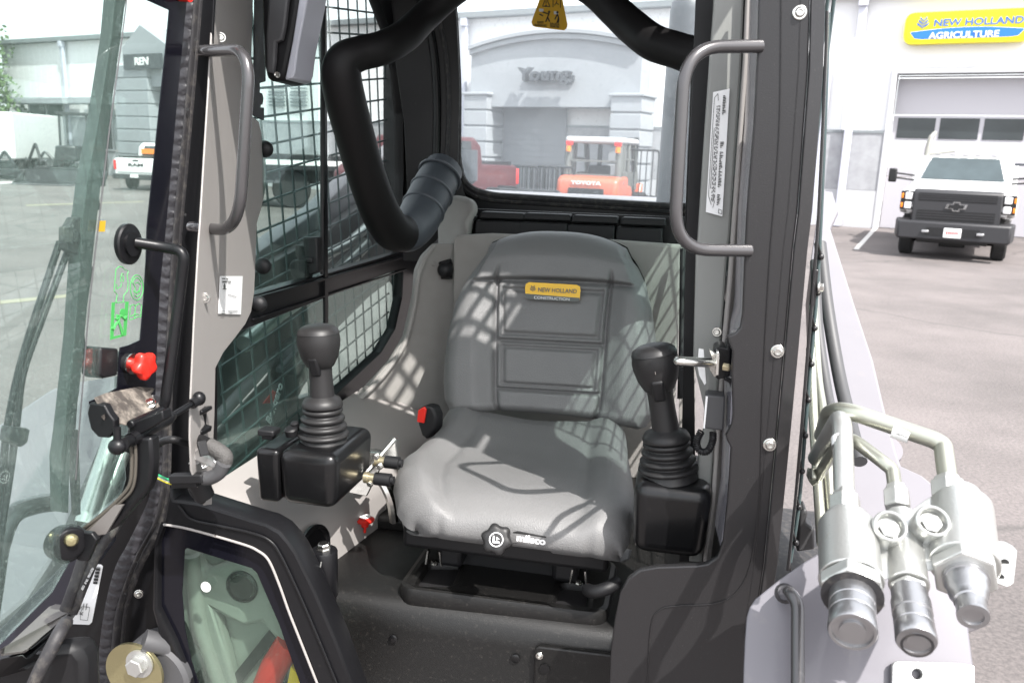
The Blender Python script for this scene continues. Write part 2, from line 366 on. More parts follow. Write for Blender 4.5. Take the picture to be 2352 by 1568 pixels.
def fplate(name, loop, d, th, m, parent=bld, holes=()):
    e1 = FE; 
    o = FO+FN*d
    n = FE.cross(FZ)
    if n.dot(FN) > 0: return plate2d(name, [loop]+list(holes), o, FE, FZ, th, m, parent, .004)
    return plate2d(name, [[(-a, b) for a, b in lp] for lp in [loop]+list(holes)], o, -FE, FZ, th, m, parent, .004)
# siding ribs are part of the wall sheet
rb = MB(); a = aL+.3
while a < aR:
    if not (ad0-.1 < a < adr+.1): fbox(rb, a-.02, a+.02, ZB+.1, ZT-.1, 0, .004)
    a += .45
rb.build('siding_ribs', KW['wall'], bld, smooth=False)
for (x0, x1) in ((aL-.02, ad0-.12), (adr+.12, aR)):
    b = MB(); fbox(b, x0, x1, .95, ZB-.02, -.2, .10); b.build('block_wainscot', KW['block'], bld, smooth=False)
    b = MB(); fbox(b, x0-.02, x1, -.05, .94, -.2, .115); b.build('base_band', KW['band'], bld, smooth=False)
    b = MB(); fbox(b, x0-.02, x1, ZB-.02, ZB+.05, -.2, .12); b.build('drip_cap', KW['roofg'], bld, smooth=False)
b = MB(); fbox(b, aL-.35, aR, ZT, ZT+.16, -14, .30); b.build('roof', KW['roofg'], bld, smooth=False)
b = MB(); fbox(b, aL, aL+.2, 0, ZT-.01, -14, -.31); b.build('side_wall', KW['wall'], bld, smooth=False)
for px in (1071, 1952, 168):
    a = fp(px, 300)[0]; b = MB(); fbox(b, a-.09, a+.09, .15, ZT-.05, .13, .27); fbox(b, a-.11, a+.11, ZT-.25, ZT-.02, .12, .33)
    fbox(b, a-.09, a+.09, .02, .18, .13, .45); b.build('downspout', KW['spout'], bld, .01)
# door reveal, header and sectional door
b = MB(); fbox(b, ad0-.12, ad0, 0, zd+.12, -.3, .13); fbox(b, adr, adr+.12, 0, zd+.12, -.3, .13); fbox(b, ad0, adr, zd, zd+.14, -.3, .13); b.build('door_frame', KW['band'], bld, .01)
gd = MB(); zs = [0.02, .95, 1.55, 1.95, 2.55, 3.15, 3.75, zd]
zw0, zw1 = fp(2100, 318, -.3)[1], fp(2100, 271, -.3)[1]
rows = [0.0, zw0-.95, zw0-.07, zw1+.07, zw1+.95, zd]
for z0, z1 in zip(rows, rows[1:]): fbox(gd, ad0+.01, adr-.01, z0+.012, z1-.012, -.36, -.30)
gdo = gd.build('garage_door', KW['door'], bld, .008)
xw = [fp(x, 295, -.3)[0] for x in (2056, 2134, 2141, 2229, 2239, 2352)]
stp = xw[2]-xw[0]+.35
x = ad0+.12; pw = (adr-ad0-.24-4*.1)/5
for i in range(5):
    b = MB(); fbox(b, x, x+pw, zw0, zw1, -.305, -.285); b.build('window_pane', KW['dark'], gdo, smooth=False)
    x += pw+.1
# second, dark doorway just right of the machine
a0 = fp(1886, 300)[0]; a1 = fp(1902, 165)[0]
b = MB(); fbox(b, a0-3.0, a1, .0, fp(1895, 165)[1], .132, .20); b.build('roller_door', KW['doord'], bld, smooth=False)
b = MB(); fbox(b, a1, a1+.12, .0, fp(1895, 163)[1]+.1, .132, .24); b.build('door_jamb', KW['spout'], bld, smooth=False)
# entrance portico with arched top
pL, pR = fp(1080, 240, .9)[0], fp(1468, 240, .9)[0]; zb = fp(1280, 246, .9)[1]; zsh = fp(1085, 128, .9)[1]; zap = fp(1275, 90, .9)[1]
N = 26; arch = [(pL+(pR-pL)*i/N, zsh+(zap-zsh)*(1-(2*i/N-1)**2)) for i in range(N+1)]
fplate('portico_fascia', [(pL, zb), (pR, zb)]+arch[::-1], .9, .7, KW['stucco'])
for dz, dd, hh in ((0, 1.02, .13), (.15, 1.1, .10)):
    fplate('arch_moulding', [(a-.0, z+dz) for a, z in arch]+[(a, z+dz+hh) for a, z in arch[::-1]], dd, .9, KW['stucco'])
ncol = 7
for (x0, x1) in ((1064, 1117), (1399, 1471)):
    c0, c1 = fp(x0, 300, 1.15)[0], fp(x1, 300, 1.15)[0]; zt = fp(x0, 216 if x0 < 1200 else 219, 1.15)[1]
    b = MB(); hh = zt/ncol
    for i in range(ncol): fbox(b, c0, c1, i*hh+.02, (i+1)*hh-.03, .15, 1.15); fbox(b, c0+.05, c1-.05, i*hh-.03, i*hh+.03, .2, 1.10)
    fbox(b, c0-.06, c1+.06, zt-.03, zt+.05, .12, 1.21)
    b.build('block_column', KW['stucco'], bld, .02)
d0, d1 = fp(1135, 320, .14)[0], fp(1300, 320, .14)[0]
b = MB(); fbox(b, d0, d1, 0, zb+.05, .12, .16); 
for i in range(26): 
    z = .1+i*.17
    if z < zb: fbox(b, d0, d1, z, z+.02, .16, .175)
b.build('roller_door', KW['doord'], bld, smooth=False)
# Young letters on the fascia
o2 = F3(*fp(1190, 196, 1.25), 1.25); tw = fp(1309, 196, 1.25)[0]-fp(1190, 196, 1.25)[0]; th_ = fp(1190, 158, 1.25)[1]-fp(1190, 198, 1.25)[1]
ysign = thing('letter_sign', 'grey raised letters reading Young on the arched entrance of the building', 'sign', o2); BASE[ysign.name] = o2
ex = 1
text3('letters', 'Young', o2-FN*.02, FE, FZ, FN, tw, th_, .24, KW['letter'], ysign, .03, 1.02)
b = MB(); zz = o2.z; aa = (o2-FO).dot(FE)
b.box(F3(aa+tw*.5, zz+th_*.42, .94), (tw*.96, .08, .16), FROT); b.build('raceway', KW['letter'], ysign)
# left end: canopies, windows, rental entrance
for (x0, x1, y0, y1) in ((5, 146, 224, 238), (156, 262, 224, 238)):
    c0, z1 = fp(x0, y0, .9); c1, z0 = fp(x1, y1, .9)[0], fp(x0, y1, .9)[1]
    b = MB(); fbox(b, c0, c1, z0, z1, .13, .95); b.build('canopy', KW['stucco'], bld, .02)
for (x0, x1, y0, y1) in ((68, 154, 238, 342), (206, 262, 238, 342)):
    c0, z1 = fp(x0, y0, .14); c1, z0 = fp(x1, y1, .14)[0], fp(x0+20, y1, .14)[1]
    b = MB(); fbox(b, c0, c1, z0, z1, .05, .14); w_ = b.build('window', KW['dark'], bld, smooth=False)
    b = MB(); fbox(b, c0-.06, c0, z0-.06, z1+.06, .05, .19); fbox(b, c1, c1+.06, z0-.06, z1+.06, .05, .19); fbox(b, c0, c1, z0-.06, z0, .05, .19); fbox(b, (c0+c1)/2-.03, (c0+c1)/2+.03, z0, z1, .05, .17)
    b.build('window_frame', KW['band'], w_, smooth=False)
gL, gR = fp(283, 150, 1.4)[0], fp(420, 150, 1.4)[0]; zb2 = fp(300, 200, 1.4)[1]; ze = fp(290, 110, 1.4)[1]; zp = fp(312, 58, 1.4)[1]
fplate('gabled_portico', [(gL, zb2), (gR, zb2), (gR, ze-.4), ((gL+gR)/2-.6, zp), (gL, ze)], 1.4, 1.2, KW['stucco'])
c0, c1 = fp(268, 300, 1.6)[0], fp(345, 300, 1.6)[0]; b = MB(); zt = fp(268, 150, 1.6)[1]; hh = zt/9
for i in range(9): fbox(b, c0, c1, i*hh+.02, (i+1)*hh-.02, .15, 1.6); fbox(b, c0+.04, c1-.04, i*hh-.02, i*hh+.02, .2, 1.56)
b.build('block_column', KW['stucco'], bld, .02)
o3 = F3(*fp(288, 160, 1.62), 1.62); sg = thing('rental_sign', 'dark fascia sign with white letters REN over the left entrance, seen through the door glass', 'sign', o3); BASE[sg.name] = o3
w3 = fp(372, 160, 1.62)[0]-fp(288, 160, 1.62)[0]; h3 = fp(288, 126, 1.62)[1]-fp(288, 160, 1.62)[1]; w4 = fp(345, 160, 1.62)[0]-fp(314, 160, 1.62)[0]
b = MB(); b.box(o3+FE*w3/2+FZ*h3/2, (w3, .12, h3), FROT); b.build('sign_board', KW['letter'], sg)
text3('letters', 'REN', o3+FE*(w3*.32)+FZ*h3*.25+FN*.07, FE, FZ, FN, w4, h3*.52, .03, K['white'], sg, .03)
# wall vents behind the mesh
for x in (615, 665):
    c0, z1 = fp(x, 195, .12); c1, z0 = fp(x+36, 195, .12)[0], z1-.75
    b = MB(); 
    for i in range(6): fbox(b, c0, c1, z0+i*.12, z0+i*.12+.06, .04, .10)
    b.build('louvre', KW['roofg'], bld, smooth=False)
# ---- big dealer sign
nL, nR = fp(2078, 60, .3), fp(2372, 60, .3); sz1 = fp(2090, 30, .3)[1]; sz0 = fp(2090, 102, .3)[1]
o4 = F3(nL[0], sz0, .3); ns = thing('dealer_sign', 'yellow and blue wall sign reading NEW HOLLAND AGRICULTURE above the garage door', 'sign', o4); BASE[ns.name] = o4
w5 = nR[0]-nL[0]; h5 = sz1-sz0
def rr(w, h, r, x0=0, y0=0, n=6):
    return [(p.x+x0, p.y+y0) for p in fillet([Vector((0,0,0)), Vector((w,0,0)), Vector((w,h,0)), Vector((0,h,0))], r, True, n)]
sfl = FE.cross(FZ).dot(FN) > 0
def splate(name, loop, dn, th, m):
    return plate2d(name, [loop], o4+FN*dn, FE, FZ, th, m, ns, .01)
splate('sign_box', rr(w5, h5, .22), 0, .28, K['signyel'])
splate('sign_face_yellow', rr(w5-.12, h5-.10, .2, .06, .06), .01, .02, K['signyel'])
hb = h5*.36
splate('sign_face_blue', [(.14, hb)]+[(w5*i/16, hb+.09*math.sin(math.pi*i/16)) for i in range(1, 16)]+[(w5-.14, hb), (w5-.25, .12), (w5-.4, .10), (.4, .10), (.25, .12)], .016, .02, K['signblue'])
text3('letters', 'NEW HOLLAND', o4+FE*(w5*.24)+FZ*(h5*.53)+FN*.02, FE, FZ, FN, w5*.69, h5*.23, .01, K['blueink'], ns, .02)
text3('letters', 'AGRICULTURE', o4+FE*(w5*.21)+FZ*(h5*.14)+FN*.03, FE, FZ, FN, w5*.55, h5*.21, .01, K['white'], ns, .02)
def leaf_logo(mb, o, ex, ey, n, s, m=None, th=.004):
    """ear-of-grain emblem: six slanted leaves about a stem"""
    ex, ey, n = Vector(ex), Vector(ey), Vector(n)
    for sd in (-1, 1):
        for k in range(3):
            y0 = .05+.26*k; q = [(.06, y0), (.06, y0+.13), (.44-.09*k, y0+.42), (.48-.09*k, y0+.26)]
            mb.prism([o+ex*(a*sd*s)+ey*(b*s) for a, b in q], n*th)
    mb.prism([o+ex*(a*s)+ey*(b*s) for a, b in ((-.025, -.05), (.025, -.05), (.02, .9), (-.02, .9))], n*th)
b = MB(); leaf_logo(b, o4+FE*(w5*.15)+FZ*(h5*.49)+FN*.02, FE, FZ, FN, h5*.38, th=.01); b.build('emblem', K['blueink'], ns, smooth=False)
# ---- painted lines
def stripe(px, m, label):
    P = [ground_pt(x, y, .004) for x, y in px]; b = MB(); b.add(P, [(0,1,2,3)]); o = b.build('road_marking', m, None, smooth=False); tag(o, kind='structure'); return o
stripe([(1960,572),(1972,573),(2024,515),(2014,515)], KW['linew'], '')
stripe([(0,418),(120,414),(120,417),(0,422)], KW['linew'], '')
stripe([(60,470),(330,462),(330,464),(60,473)], KW['liney'], '')
stripe([(0,690),(160,675),(160,682),(0,698)], KW['liney'], '')
# ---- vehicles -----------------------------------------------------------
def wheel_mb(x, y, r, w, part, nm='wheel', seg=28):
    b = MB(); b.lathe([(r*.62,-w/2),(r*.9,-w/2),(r*.99,-w*.36),(r,-w*.2),(r,w*.2),(r*.99,w*.36),(r*.9,w/2),(r*.62,w/2)], (x, y, r), (1,0,0), seg)
    for k in range(seg*2):
        a = math.pi*k/seg; b.box((x, y+math.cos(a)*r*.995, r+math.sin(a)*r*.995), (w*.8, .03, .03), Matrix.Rotation(a, 3, 'X'))
    t = b.build(nm, KW['tyre'], part)
    b = MB(); s = 1 if x > 0 else -1
    b.lathe([(.02, s*(w/2-.02)), (r*.2, s*(w/2-.02)), (r*.25, s*(w/2-.09)), (r*.55, s*(w/2-.07)), (r*.63, s*(w/2+.005)), (r*.6, s*(w/2-.1))], (x, y, r), (1,0,0), 20); b.build('rim', KW['wheel'], t); return t
def heading(pl, pr):                              # rotation so local +x runs from pl to pr
    d = pr-pl; return math.atan2(d.y, d.x)
tl, tr = ground_pt(2066, 579), ground_pt(2303, 598)
TW = 1.98; sc_ = (tr-tl).length
ts = sc_/TW
tk = thing('work_truck', 'white work truck with black grille and bumper parked before the garage door', 'truck', (tl+tr)/2, heading(tl, tr))
tk.scale = (ts,)*3
# local: x across, -y toward the camera, front axle at y=0
def prof(mb, prof_, x0, x1): return mb.prism([Vector((x0, y, z)) for y, z in prof_], (x1-x0, 0, 0))
b = MB(); prof(b, [(-.95,.92),(-1.0,1.05),(-.97,1.40),(-.78,1.50),(.45,1.60),(.45,.75),(.35,.75),(-.2,.95),(-.6,.92)], -.93, .93); b.build('bonnet', KW['vwhite'], tk, .07, bseg=4)
for s in (-1, 1):
    b = MB(); prof(b, [(-.80,.95),(-.85,1.05),(-.8,1.36),(.5,1.42),(.5,.8),(.42,.8),(.3,1.0),(-.3,1.0),(-.55,.9)], s*.90, s*1.06); b.build('wing', KW['vwhite'], tk, .05, bseg=4)
b = MB(); prof(b, [(.40,.7),(.40,1.5),(.62,1.55),(1.12,2.05),(1.35,2.10),(2.1,2.10),(2.25,2.0),(2.3,.7)], -.95, .95); cabo = b.build('cab', KW['vwhite'], tk, .07, bseg=4)
ws = Matrix.Rotation(0, 3, 'X')
wsn = Vector((0,-.5,.5)).normalized()
b = MB(); b.add([(-.80,.50,1.57),(.80,.50,1.57),(.66,1.06,2.03),(-.66,1.06,2.03),(-.80,.60,1.50),(.80,.60,1.50),(.66,1.10,2.00),(-.66,1.10,2.00)], [(0,1,2,3),(4,7,6,5),(0,4,5,1),(1,5,6,2),(2,6,7,3),(3,7,4,0)])
for v_ in range(0, 4): b.v[v_] = (b.v[v_][0], b.v[v_][1]-.05, b.v[v_][2]+.035)
b.build('windscreen', KW['screen'], tk, smooth=False)
b = MB(); b.bar((-.72,.52,1.56),(-.05,.60,1.62),.015,.02); b.bar((.05,.52,1.56),(.72,.60,1.62),.015,.02); b.build('wiper', KW['vblack'], tk)
gy = -1.03
b = MB(); prof(b, [(-.90,.70),(-1.06,.74),(-1.06,1.35),(-1.0,1.42),(-.85,1.42)], -.80, .80); gr = b.build('grille', KW['vgrey'], tk, .03)
b = MB()
for z0, z1 in ((.80,1.0),(1.18,1.34)):
    b.bx(-.70,.70,-1.064,-1.02,z0,z1)
b.build('grille_opening', KW['vblack'], gr, smooth=False)
b = MB()
for z in (.85,.9,.95,1.22,1.26,1.30): b.bx(-.69,.69,-1.075,-1.06,z-.008,z+.008)
b.build('grille_slats', KW['vgrey'], gr, smooth=False)
def bow(mb, x, y, z, s, th):
    pts = [(-.5,-.10),(-.42,.14),(-.16,.14),(-.16,.26),(.16,.26),(.16,.14),(.5,.14),(.42,-.10),(.16,-.10),(.16,-.22),(-.16,-.22),(-.16,-.10)]
    mb.prism([Vector((x+a*s, y, z+c*s)) for a, c in pts], (0, -th, 0))
b = MB(); bow(b, 0, -1.06, 1.085, .40, .03); b.build('bow_tie_badge', KW['chrome'], gr, smooth=False)
b = MB(); bow(b, 0, -1.091, 1.085, .30, .004); b.build('badge_centre', KW['vblack'], gr, smooth=False)
for s in (-1, 1):
    b = MB(); b.bx(s*.80,s*1.04,-1.0,-.7,.98,1.36); hl = b.build('headlight', KW['vblack'], tk, .02)
    for z in (1.07, 1.26):
        c = MB(); c.bx(s*.82,s*.96,-1.03,-.95,z-.07,z+.07); c.build('lamp', KW['lampw'], hl, .02)
        c = MB(); c.bx(s*.99,s*1.03,-1.01,-.93,z-.05,z+.05); c.build('indicator', KW['amber'], hl, .01)
    m_ = MB(); m_.bx(s*1.28,s*1.45,.35,.42,1.50,1.80); mr_ = m_.build('mirror', KW['vblack'], tk, .03)
    c = MB(); c.tube([(s*.93,.45,1.56),(s*1.3,.38,1.60)], .02, 8); c.tube([(s*.93,.45,1.66),(s*1.3,.38,1.70)], .02, 8); c.build('mirror_arm', KW['vblack'], mr_)
    wheel_mb(s*.88, 0, .42, .27, tk); wheel_mb(s*.90, 4.0, .42, .5, tk)
    c = MB(); c.bx(s*.43,s*.56,-1.20,-1.15,.55,.60); c.build('tow_hook', KW['wheel'], tk, .01)
b = MB(); b.prism([Vector(p) for p in ((-1.10,-.75,.44),(-1.02,-1.14,.40),(1.02,-1.14,.40),(1.10,-.75,.44))], (0,0,.37)); bp_ = b.build('bumper', KW['vgrey'], tk, .04)
b = MB(); b.bx(-.48,.48,-1.155,-1.13,.50,.66); b.build('bumper_intake', KW['vblack'], bp_, smooth=False)
b = MB(); b.bx(-.16,.16,-1.18,-1.15,.47,.66); b.build('number_plate', K['white'], tk, .01)
b = MB(); 
for i in range(6): b.bx(-.11+i*.038,-.088+i*.038,-1.184,-1.18,.54,.60)
b.build('plate_characters', KW['redl'], tk, smooth=False)
b = MB(); b.bx(-.65,.65,-.9,4.4,.33,.45); b.tube([(-.75,0,.36),(.75,0,.36)], .09, 10); b.box((0,.1,.3),(.5,.4,.2)); b.build('chassis', KW['vblack'], tk, .02)
b = MB(); b.bx(-1.1,-.62,2.4,5.2,.8,1.95); b.bx(.62,1.1,2.4,5.2,.8,1.95); b.bx(-.62,.62,2.4,5.2,.8,1.2); sb = b.build('service_body', KW['vwhite'], tk, .03)
b = MB(); b.tube([(-.88,2.9,1.9),(-.88,2.95,2.25),(-.85,3,2.55),(-.78,3.2,2.66)], .06, 10); b.tube([(-.88,2.95,2.15),(-.3,3.2,2.25)], .035, 8); b.build('crane', KW['mark'], tk)
b = MB(); b.bx(.9,1.5,2.4,5.0,1.95,2.0); b.build('body_lid', K['pad'], tk)
b = MB()
for x in (-.55,-.25,0,.25,.55): b.box((x,1.2,2.125),(.12,.08,.04))
b.build('roof_marker_lights', KW['bare'], tk, .01)

def pickup(name, label, px0, px1, rz, col, ts=1.0, words=None, sign=False, flip=False):
    """rear toward -y; px0/px1: rear wheels' ground points"""
    t = thing(name, label, 'pickup truck', (px0+px1)/2, rz)
    b = MB(); prof(b, [(0,.62),(0,1.32),(2.05,1.36),(2.15,1.80),(2.5,1.98),(3.9,1.98),(4.5,1.40),(5.5,1.28),(5.75,1.1),(5.75,.6)], -.97, .97); b.build('body', col, t, .09, bseg=4)
    b = MB(); b.bx(-.80,.80,.1,2.0,1.0,1.42); b.build('load_bed', KW['vblack'], t)
    b = MB(); b.bx(-.82,.82,-.04,.03,.75,1.34); tg = b.build('tailgate', col, t, .03)
    b = MB(); b.bx(-.12,.12,-.06,-.03,1.22,1.28); b.build('tailgate_handle', KW['vblack'], tg)
    b = MB(); b.bx(-.95,.95,-.22,-.02,.48,.68); b.build('rear_bumper', KW['vgrey'], t, .03)
    b = MB(); b.bx(-.17,.17,-.235,-.2,.55,.68); b.build('number_plate', K['white'], t)
    for s in (-1, 1):
        b = MB(); b.bx(s*.86,s*.985,-.02,.12,.85,1.25); b.build('tail_light', KW['redl'], t, .02)
        wheel_mb(s*.86, 1.25, .40, .27, t); wheel_mb(s*.86, 4.75, .40, .27, t)
        b = MB(); b.add([(s*.985,2.65,1.40),(s*.985,4.35,1.40),(s*.985,3.75,1.88),(s*.985,2.75,1.88)], [(0,1,2,3)]); b.build('side_window', KW['dark'], t, smooth=False)
    b = MB(); b.add([(-.75,2.06,1.42),(.75,2.06,1.42),(.66,2.18,1.85),(-.66,2.18,1.85)], [(0,1,2,3)])
    b.v = [(x, y-.03, z) for x, y, z in b.v]; b.build('rear_window', KW['dark'], t, smooth=False)
    if words: text3('lettering', words, Vector((-.32,-.05,1.0)), (1,0,0), (0,0,1), (0,-1,0), .64, .13, .02, KW['vblack'], tg, .03)
    if sign: b = MB(); b.bx(-.75,.75,1.95,2.0,1.5,1.72); b.build('window_banner', KW['amber'], t)
    t.scale = (ts,)*3
    return t
p1, p2 = ground_pt(292, 436), ground_pt(342, 440)
pickup('pickup_truck', 'white pickup truck seen from behind through the open glass door', p1, p2, R(-3), KW['vwhite'], .74, 'RAM', True)
q0 = ground_pt(1112, 492)
pickup('pickup_truck', 'dark red pickup truck seen through the left of the rear window', q0, q0, R(150), KW['maroon'], 1.0).scale = (1, .8, .95)
# ---- forklift (rear toward the camera)
fk0 = ground_pt(1343, 503)
fk = thing('forklift', 'orange-red forklift with a grey cab parked in front of the entrance, seen from behind', 'forklift', fk0, R(-22)); fs = .98
b = MB(); prof(b, [(0,.42),(-.05,.8),(.0,1.12),(.18,1.22),(1.0,1.24),(1.05,.42)], -.62, .62); cw = b.build('counterweight', KW['orange'], fk, .1, bseg=5)
b = MB(); b.bx(-.36,.36,-.07,.1,.66,.88); b.build('counterweight_grille', KW['vblack'], cw, .02)
text3('lettering', 'TOYOTA', Vector((-.30,-.06,.98)), (1,0,0), (0,0,1), (0,-1,0), .60, .10, .02, K['white'], cw, .03)
b = MB(); prof(b, [(.9,.35),(.9,.95),(1.3,.95),(1.45,.6),(2.3,.6),(2.4,1.0),(2.5,1.0),(2.5,.35)], -.62, .62); b.build('body', KW['orange'], fk, .05)
cp = MB()
for s in (-1, 1):
    cp.tube([(s*.52,.42,1.18),(s*.50,.50,2.15)], .07, 8); cp.tube([(s*.52,2.15,1.0),(s*.50,1.8,2.15)], .06, 8); cp.tube([(s*.52,.85,.9),(s*.5,.85,2.15)], .06, 8); cp.tube([(s*.52,1.75,1.7),(s*.5,.85,1.72)], .03, 8)
    cp.bx(s*.50,s*.53,1.2,2.1,.75,1.3)
cp.bx(-.5,.5,.40,.48,1.62,1.68); cp.bx(-.5,.5,.40,.46,1.2,1.28)
cabf = cp.build('cab_frame', KW['fgrey'], fk)
b = MB(); b.bx(-.58,.58,.38,2.0,2.15,2.33); b.build('cab_roof', KW['band'], fk, .06)
b = MB(); b.bx(.47,.56,.42,.66,.9,2.15); b.bx(.47,.56,.42,2.1,.8,1.35); b.bx(.49,.56,1.2,1.3,.8,2.15); b.build('cab_side_panel', KW['fgrey'], fk, .02)
for s in (-1, 1):
    b = MB(); b.bx(s*.42,s*.56,.36,.42,2.08,2.2); b.build('tail_light', KW['redl'], fk, .01)
    b = MB(); b.tube([(s*.5,.36,1.9),(s*.5,.36,2.06)], .05, 10); b.build('warning_light', KW['amber'], fk)
    wheel_mb(s*.52, .55, .28, .2, fk); wheel_mb(s*.58, 2.3, .36, .28, fk)
b = MB(); b.box((0,1.0,1.25),(.45,.12,.55)); b.box((0,1.2,1.0),(.45,.45,.12)); b.build('seat', KW['vblack'], fk, .04)
b = MB()
for s in (-1, 1): b.bx(s*.36,s*.44,2.6,2.7,.15,2.4)
b.bx(-.44,.44,2.6,2.7,2.3,2.38); b.bx(-.5,.5,2.72,2.76,.3,.9); b.build('mast', KW['vblack'], fk)
b = MB()
for s in (-1, 1): b.bx(s*.25,s*.37,2.76,3.8,.1,.14)
b.build('fork', KW['bare'], fk)
fk.scale = (1.30, 1.05, .87)
# ---- rows of black attachments
def pallet_fork(loc, rz, label, wd=1.2, ht=1.05, nb=7):
    t = thing('pallet_fork_frame', label, 'attachment', loc, rz, 'black steel attachments standing in rows behind the machine')
    b = MB(); b.bx(-wd/2,wd/2,-.04,.04,.1,.2); b.bx(-wd/2,wd/2,-.04,.04,.5,.58)
    b.tube(fillet([(-wd/2,0,.1),(-wd/2,0,ht),(wd/2,0,ht),(wd/2,0,.1)], .12), .03, 8); b.build('frame', KW['steelb'], t)
    for i in range(nb):
        x = -wd/2+wd*(i+1)/(nb+1); c = MB(); c.tube([(x,0,.5),(x,0,ht)], .016, 6); c.build('guard_bar', KW['steelb'], t)
    for s in (-1, 1): c = MB(); c.bx(s*wd*.25-.05,s*wd*.25+.05,-1.0,0,.04,.08); c.bx(s*wd*.25-.05,s*wd*.25+.05,-.09,-.05,.04,.6); c.build('fork', KW['steelb'], t)
    return t
lab = ['nearest left', 'second', 'third', 'fourth', 'fifth', 'sixth']
tall = [(1186,496),(1206,490),(1226,494),(1246,490),(1266,496)]
tl_ = ['tall black fork frame just right of the dark red pickup', 'second tall black fork frame from the dark red pickup', 'middle one of the tall black fork frames between pickup and forklift', 'tall black fork frame last but one before the forklift', 'tall black fork frame right beside the forklift counterweight']
for (x, y), L in zip(tall, tl_): pallet_fork(ground_pt(x, y), random.uniform(-.7, -.2), L, 1.15, 1.25)
sm = [(1150,516),(1166,506),(1182,520),(1206,516),(1230,522),(1254,520)]
sl_ = ['low black attachment lying against the rear wheel of the red pickup', 'low black attachment second from the red pickup', 'low black attachment in front of the first tall fork frame', 'low black attachment in front of the second tall fork frame', 'low black attachment in front of the middle tall fork frame', 'low black attachment beside the forklift counterweight']
for (x, y), L in zip(sm, sl_): pallet_fork(ground_pt(x, y), random.uniform(-.9, .4), L, .8, .78, 4)
pallet_fork(ground_pt(1463, 500), R(-30), 'tall black guard frame standing right of the forklift in front of the block column', 1.0, 1.75, 5)
t = thing('tool_roll', 'small round black object on the yard at the right of the rear window', 'attachment', ground_pt(1500, 505))
b = MB(); b.ell((0,0,.28),.30,.25,.26); b.tube([(-.2,0,.3),(-.1,.1,.6),(.15,0,.55)], .03, 8); b.build('drum', KW['steelb'], t)
b = MB(); b.bx(-.5,.5,-.3,.3,0,.08); b.build('base', KW['steelb'], t)
t = thing('lift_boom', 'thin orange boom lying low between the pickup and the black attachments', 'attachment', ground_pt(1176, 520))
b = MB(); b.bar((-.6,0,.3),(1.2,-.6,.12),.07,.07); b.build('boom', KW['orange'], t, .01)
b = MB(); b.bx(-.1,.5,-.4,0,0,.12); b.build('foot', KW['steelb'], t, .01)
# ---- small tractor, bucket, trailers, scattered attachments on the left
t = thing('compact_tractor', 'small dark tractor with a cab standing behind the wiper, in front of the grey wall', 'tractor', ground_pt(186, 412), R(15))
b = MB(); 
for x in (-.5,.5):
    for y in (-.5,.6): b.tube([(x,y,.9),(x*.92,y,2.35)], .045, 8)
b.bx(-.58,.58,-.6,.75,2.35,2.45); b.build('cab', KW['steelb'], t, .02)
b = MB(); b.bx(-.47,.47,-.49,.55,1.0,2.3); b.build('cab_glass', K['glassr'], t, smooth=False)
b = MB(); b.bx(-.35,.35,-1.9,-.5,.7,1.25); b.build('bonnet', KW['steelb'], t, .06)
for s in (-1, 1): wheel_mb(s*.65, .4, .6, .35, t); wheel_mb(s*.6, -1.5, .38, .25, t)
b = MB(); b.lathe([(.05,0),(.3,0),(.3,.03),(.05,.03)], (-.65,-2.2,.5), (0,0,1)); b.bx(-.9,.9,-2.6,-2.0,.05,.5); b.build('front_loader', KW['steelb'], t, .02)
bk = ground_pt(140, 425)
t = thing('loader_bucket', 'black loader bucket lying on the yard left of the wiper pivot', 'bucket', bk, R(4))
b = MB(); b.prism([Vector((-1.3,y,z)) for y, z in ((-.55,.02),(.25,.0),(.5,.45),(.42,.48),(.2,.08),(-.55,.05))], (2.6,0,0)); b.build('shell', KW['steelb'], t, .01)
for s in (-1, 1): b = MB(); b.prism([Vector((s*1.3,y,z)) for y, z in ((-.55,.02),(.25,.0),(.5,.48))], (s*.03,0,0)); b.build('side_plate', KW['steelb'], t)
b = MB(); b.bar((-1.33,-.58,.03),(1.33,-.58,.03),.12,.02); b.build('cutting_edge', KW['bare'], t)
t = thing('box_trailer', 'white box trailer at the left edge in front of the tree', 'trailer', ground_pt(-22, 410), R(4))
b = MB(); b.bx(-3.2,.95,0,4,.7,2.35); b.build('box', KW['vwhite'], t, .05)
b = MB(); b.bx(-3.1,.85,.1,3.9,.4,.55); b.build('chassis', KW['vblack'], t)
for x in (-.2, .5): wheel_mb(.8, 1+x*1.6, .36, .2, t)
lb = ['black mower deck with an orange panel lying below the white box trailer', 'low black tiller lying by the wall left of the window', 'black disc harrow lying under the dark window', 'black cutter arm propped up under the dark window', 'black rotary rake lying left of the small tractor']
for i, (x, y) in enumerate([(50,410),(14,412),(112,410),(82,412),(150,409)]):
    t = thing('farm_attachment', lb[i], 'attachment', ground_pt(x, y), random.uniform(-.5, .5), 'farm attachments lined up along the far wall')
    b = MB(); b.bx(-.9,.9,-.3,.3,.1,.38); 
    if i in (2, 4):
        for k in range(5): b.lathe([(.3,-.02),(.3,.02)], (-.8+k*.4,-.2,.3), (1,.2,0), 14)
    b.build('deck', KW['steelb'], t, .04)
    b = MB(); b.tube(fillet([(-.5,0,.3),(-.1,.2,1.0+.3*(i == 3)),(.6,-.1,.3)], .1), .05, 8); b.tube([(.3,0,.3),(.7,-.2,.7)], .04, 8); b.build('linkage', KW['steelb'], t)
    for s in (-1, 1): c = MB(); c.lathe([(.05,-.06),(.2,-.06),(.2,.06),(.05,.06)], (s*.8,.3,.2), (1,0,0), 14); c.build('wheel', KW['tyre'], t)
    if i == 0: b = MB(); b.bx(-.6,.6,-.33,-.30,.2,.36); b.build('panel', KW['amber'], t)
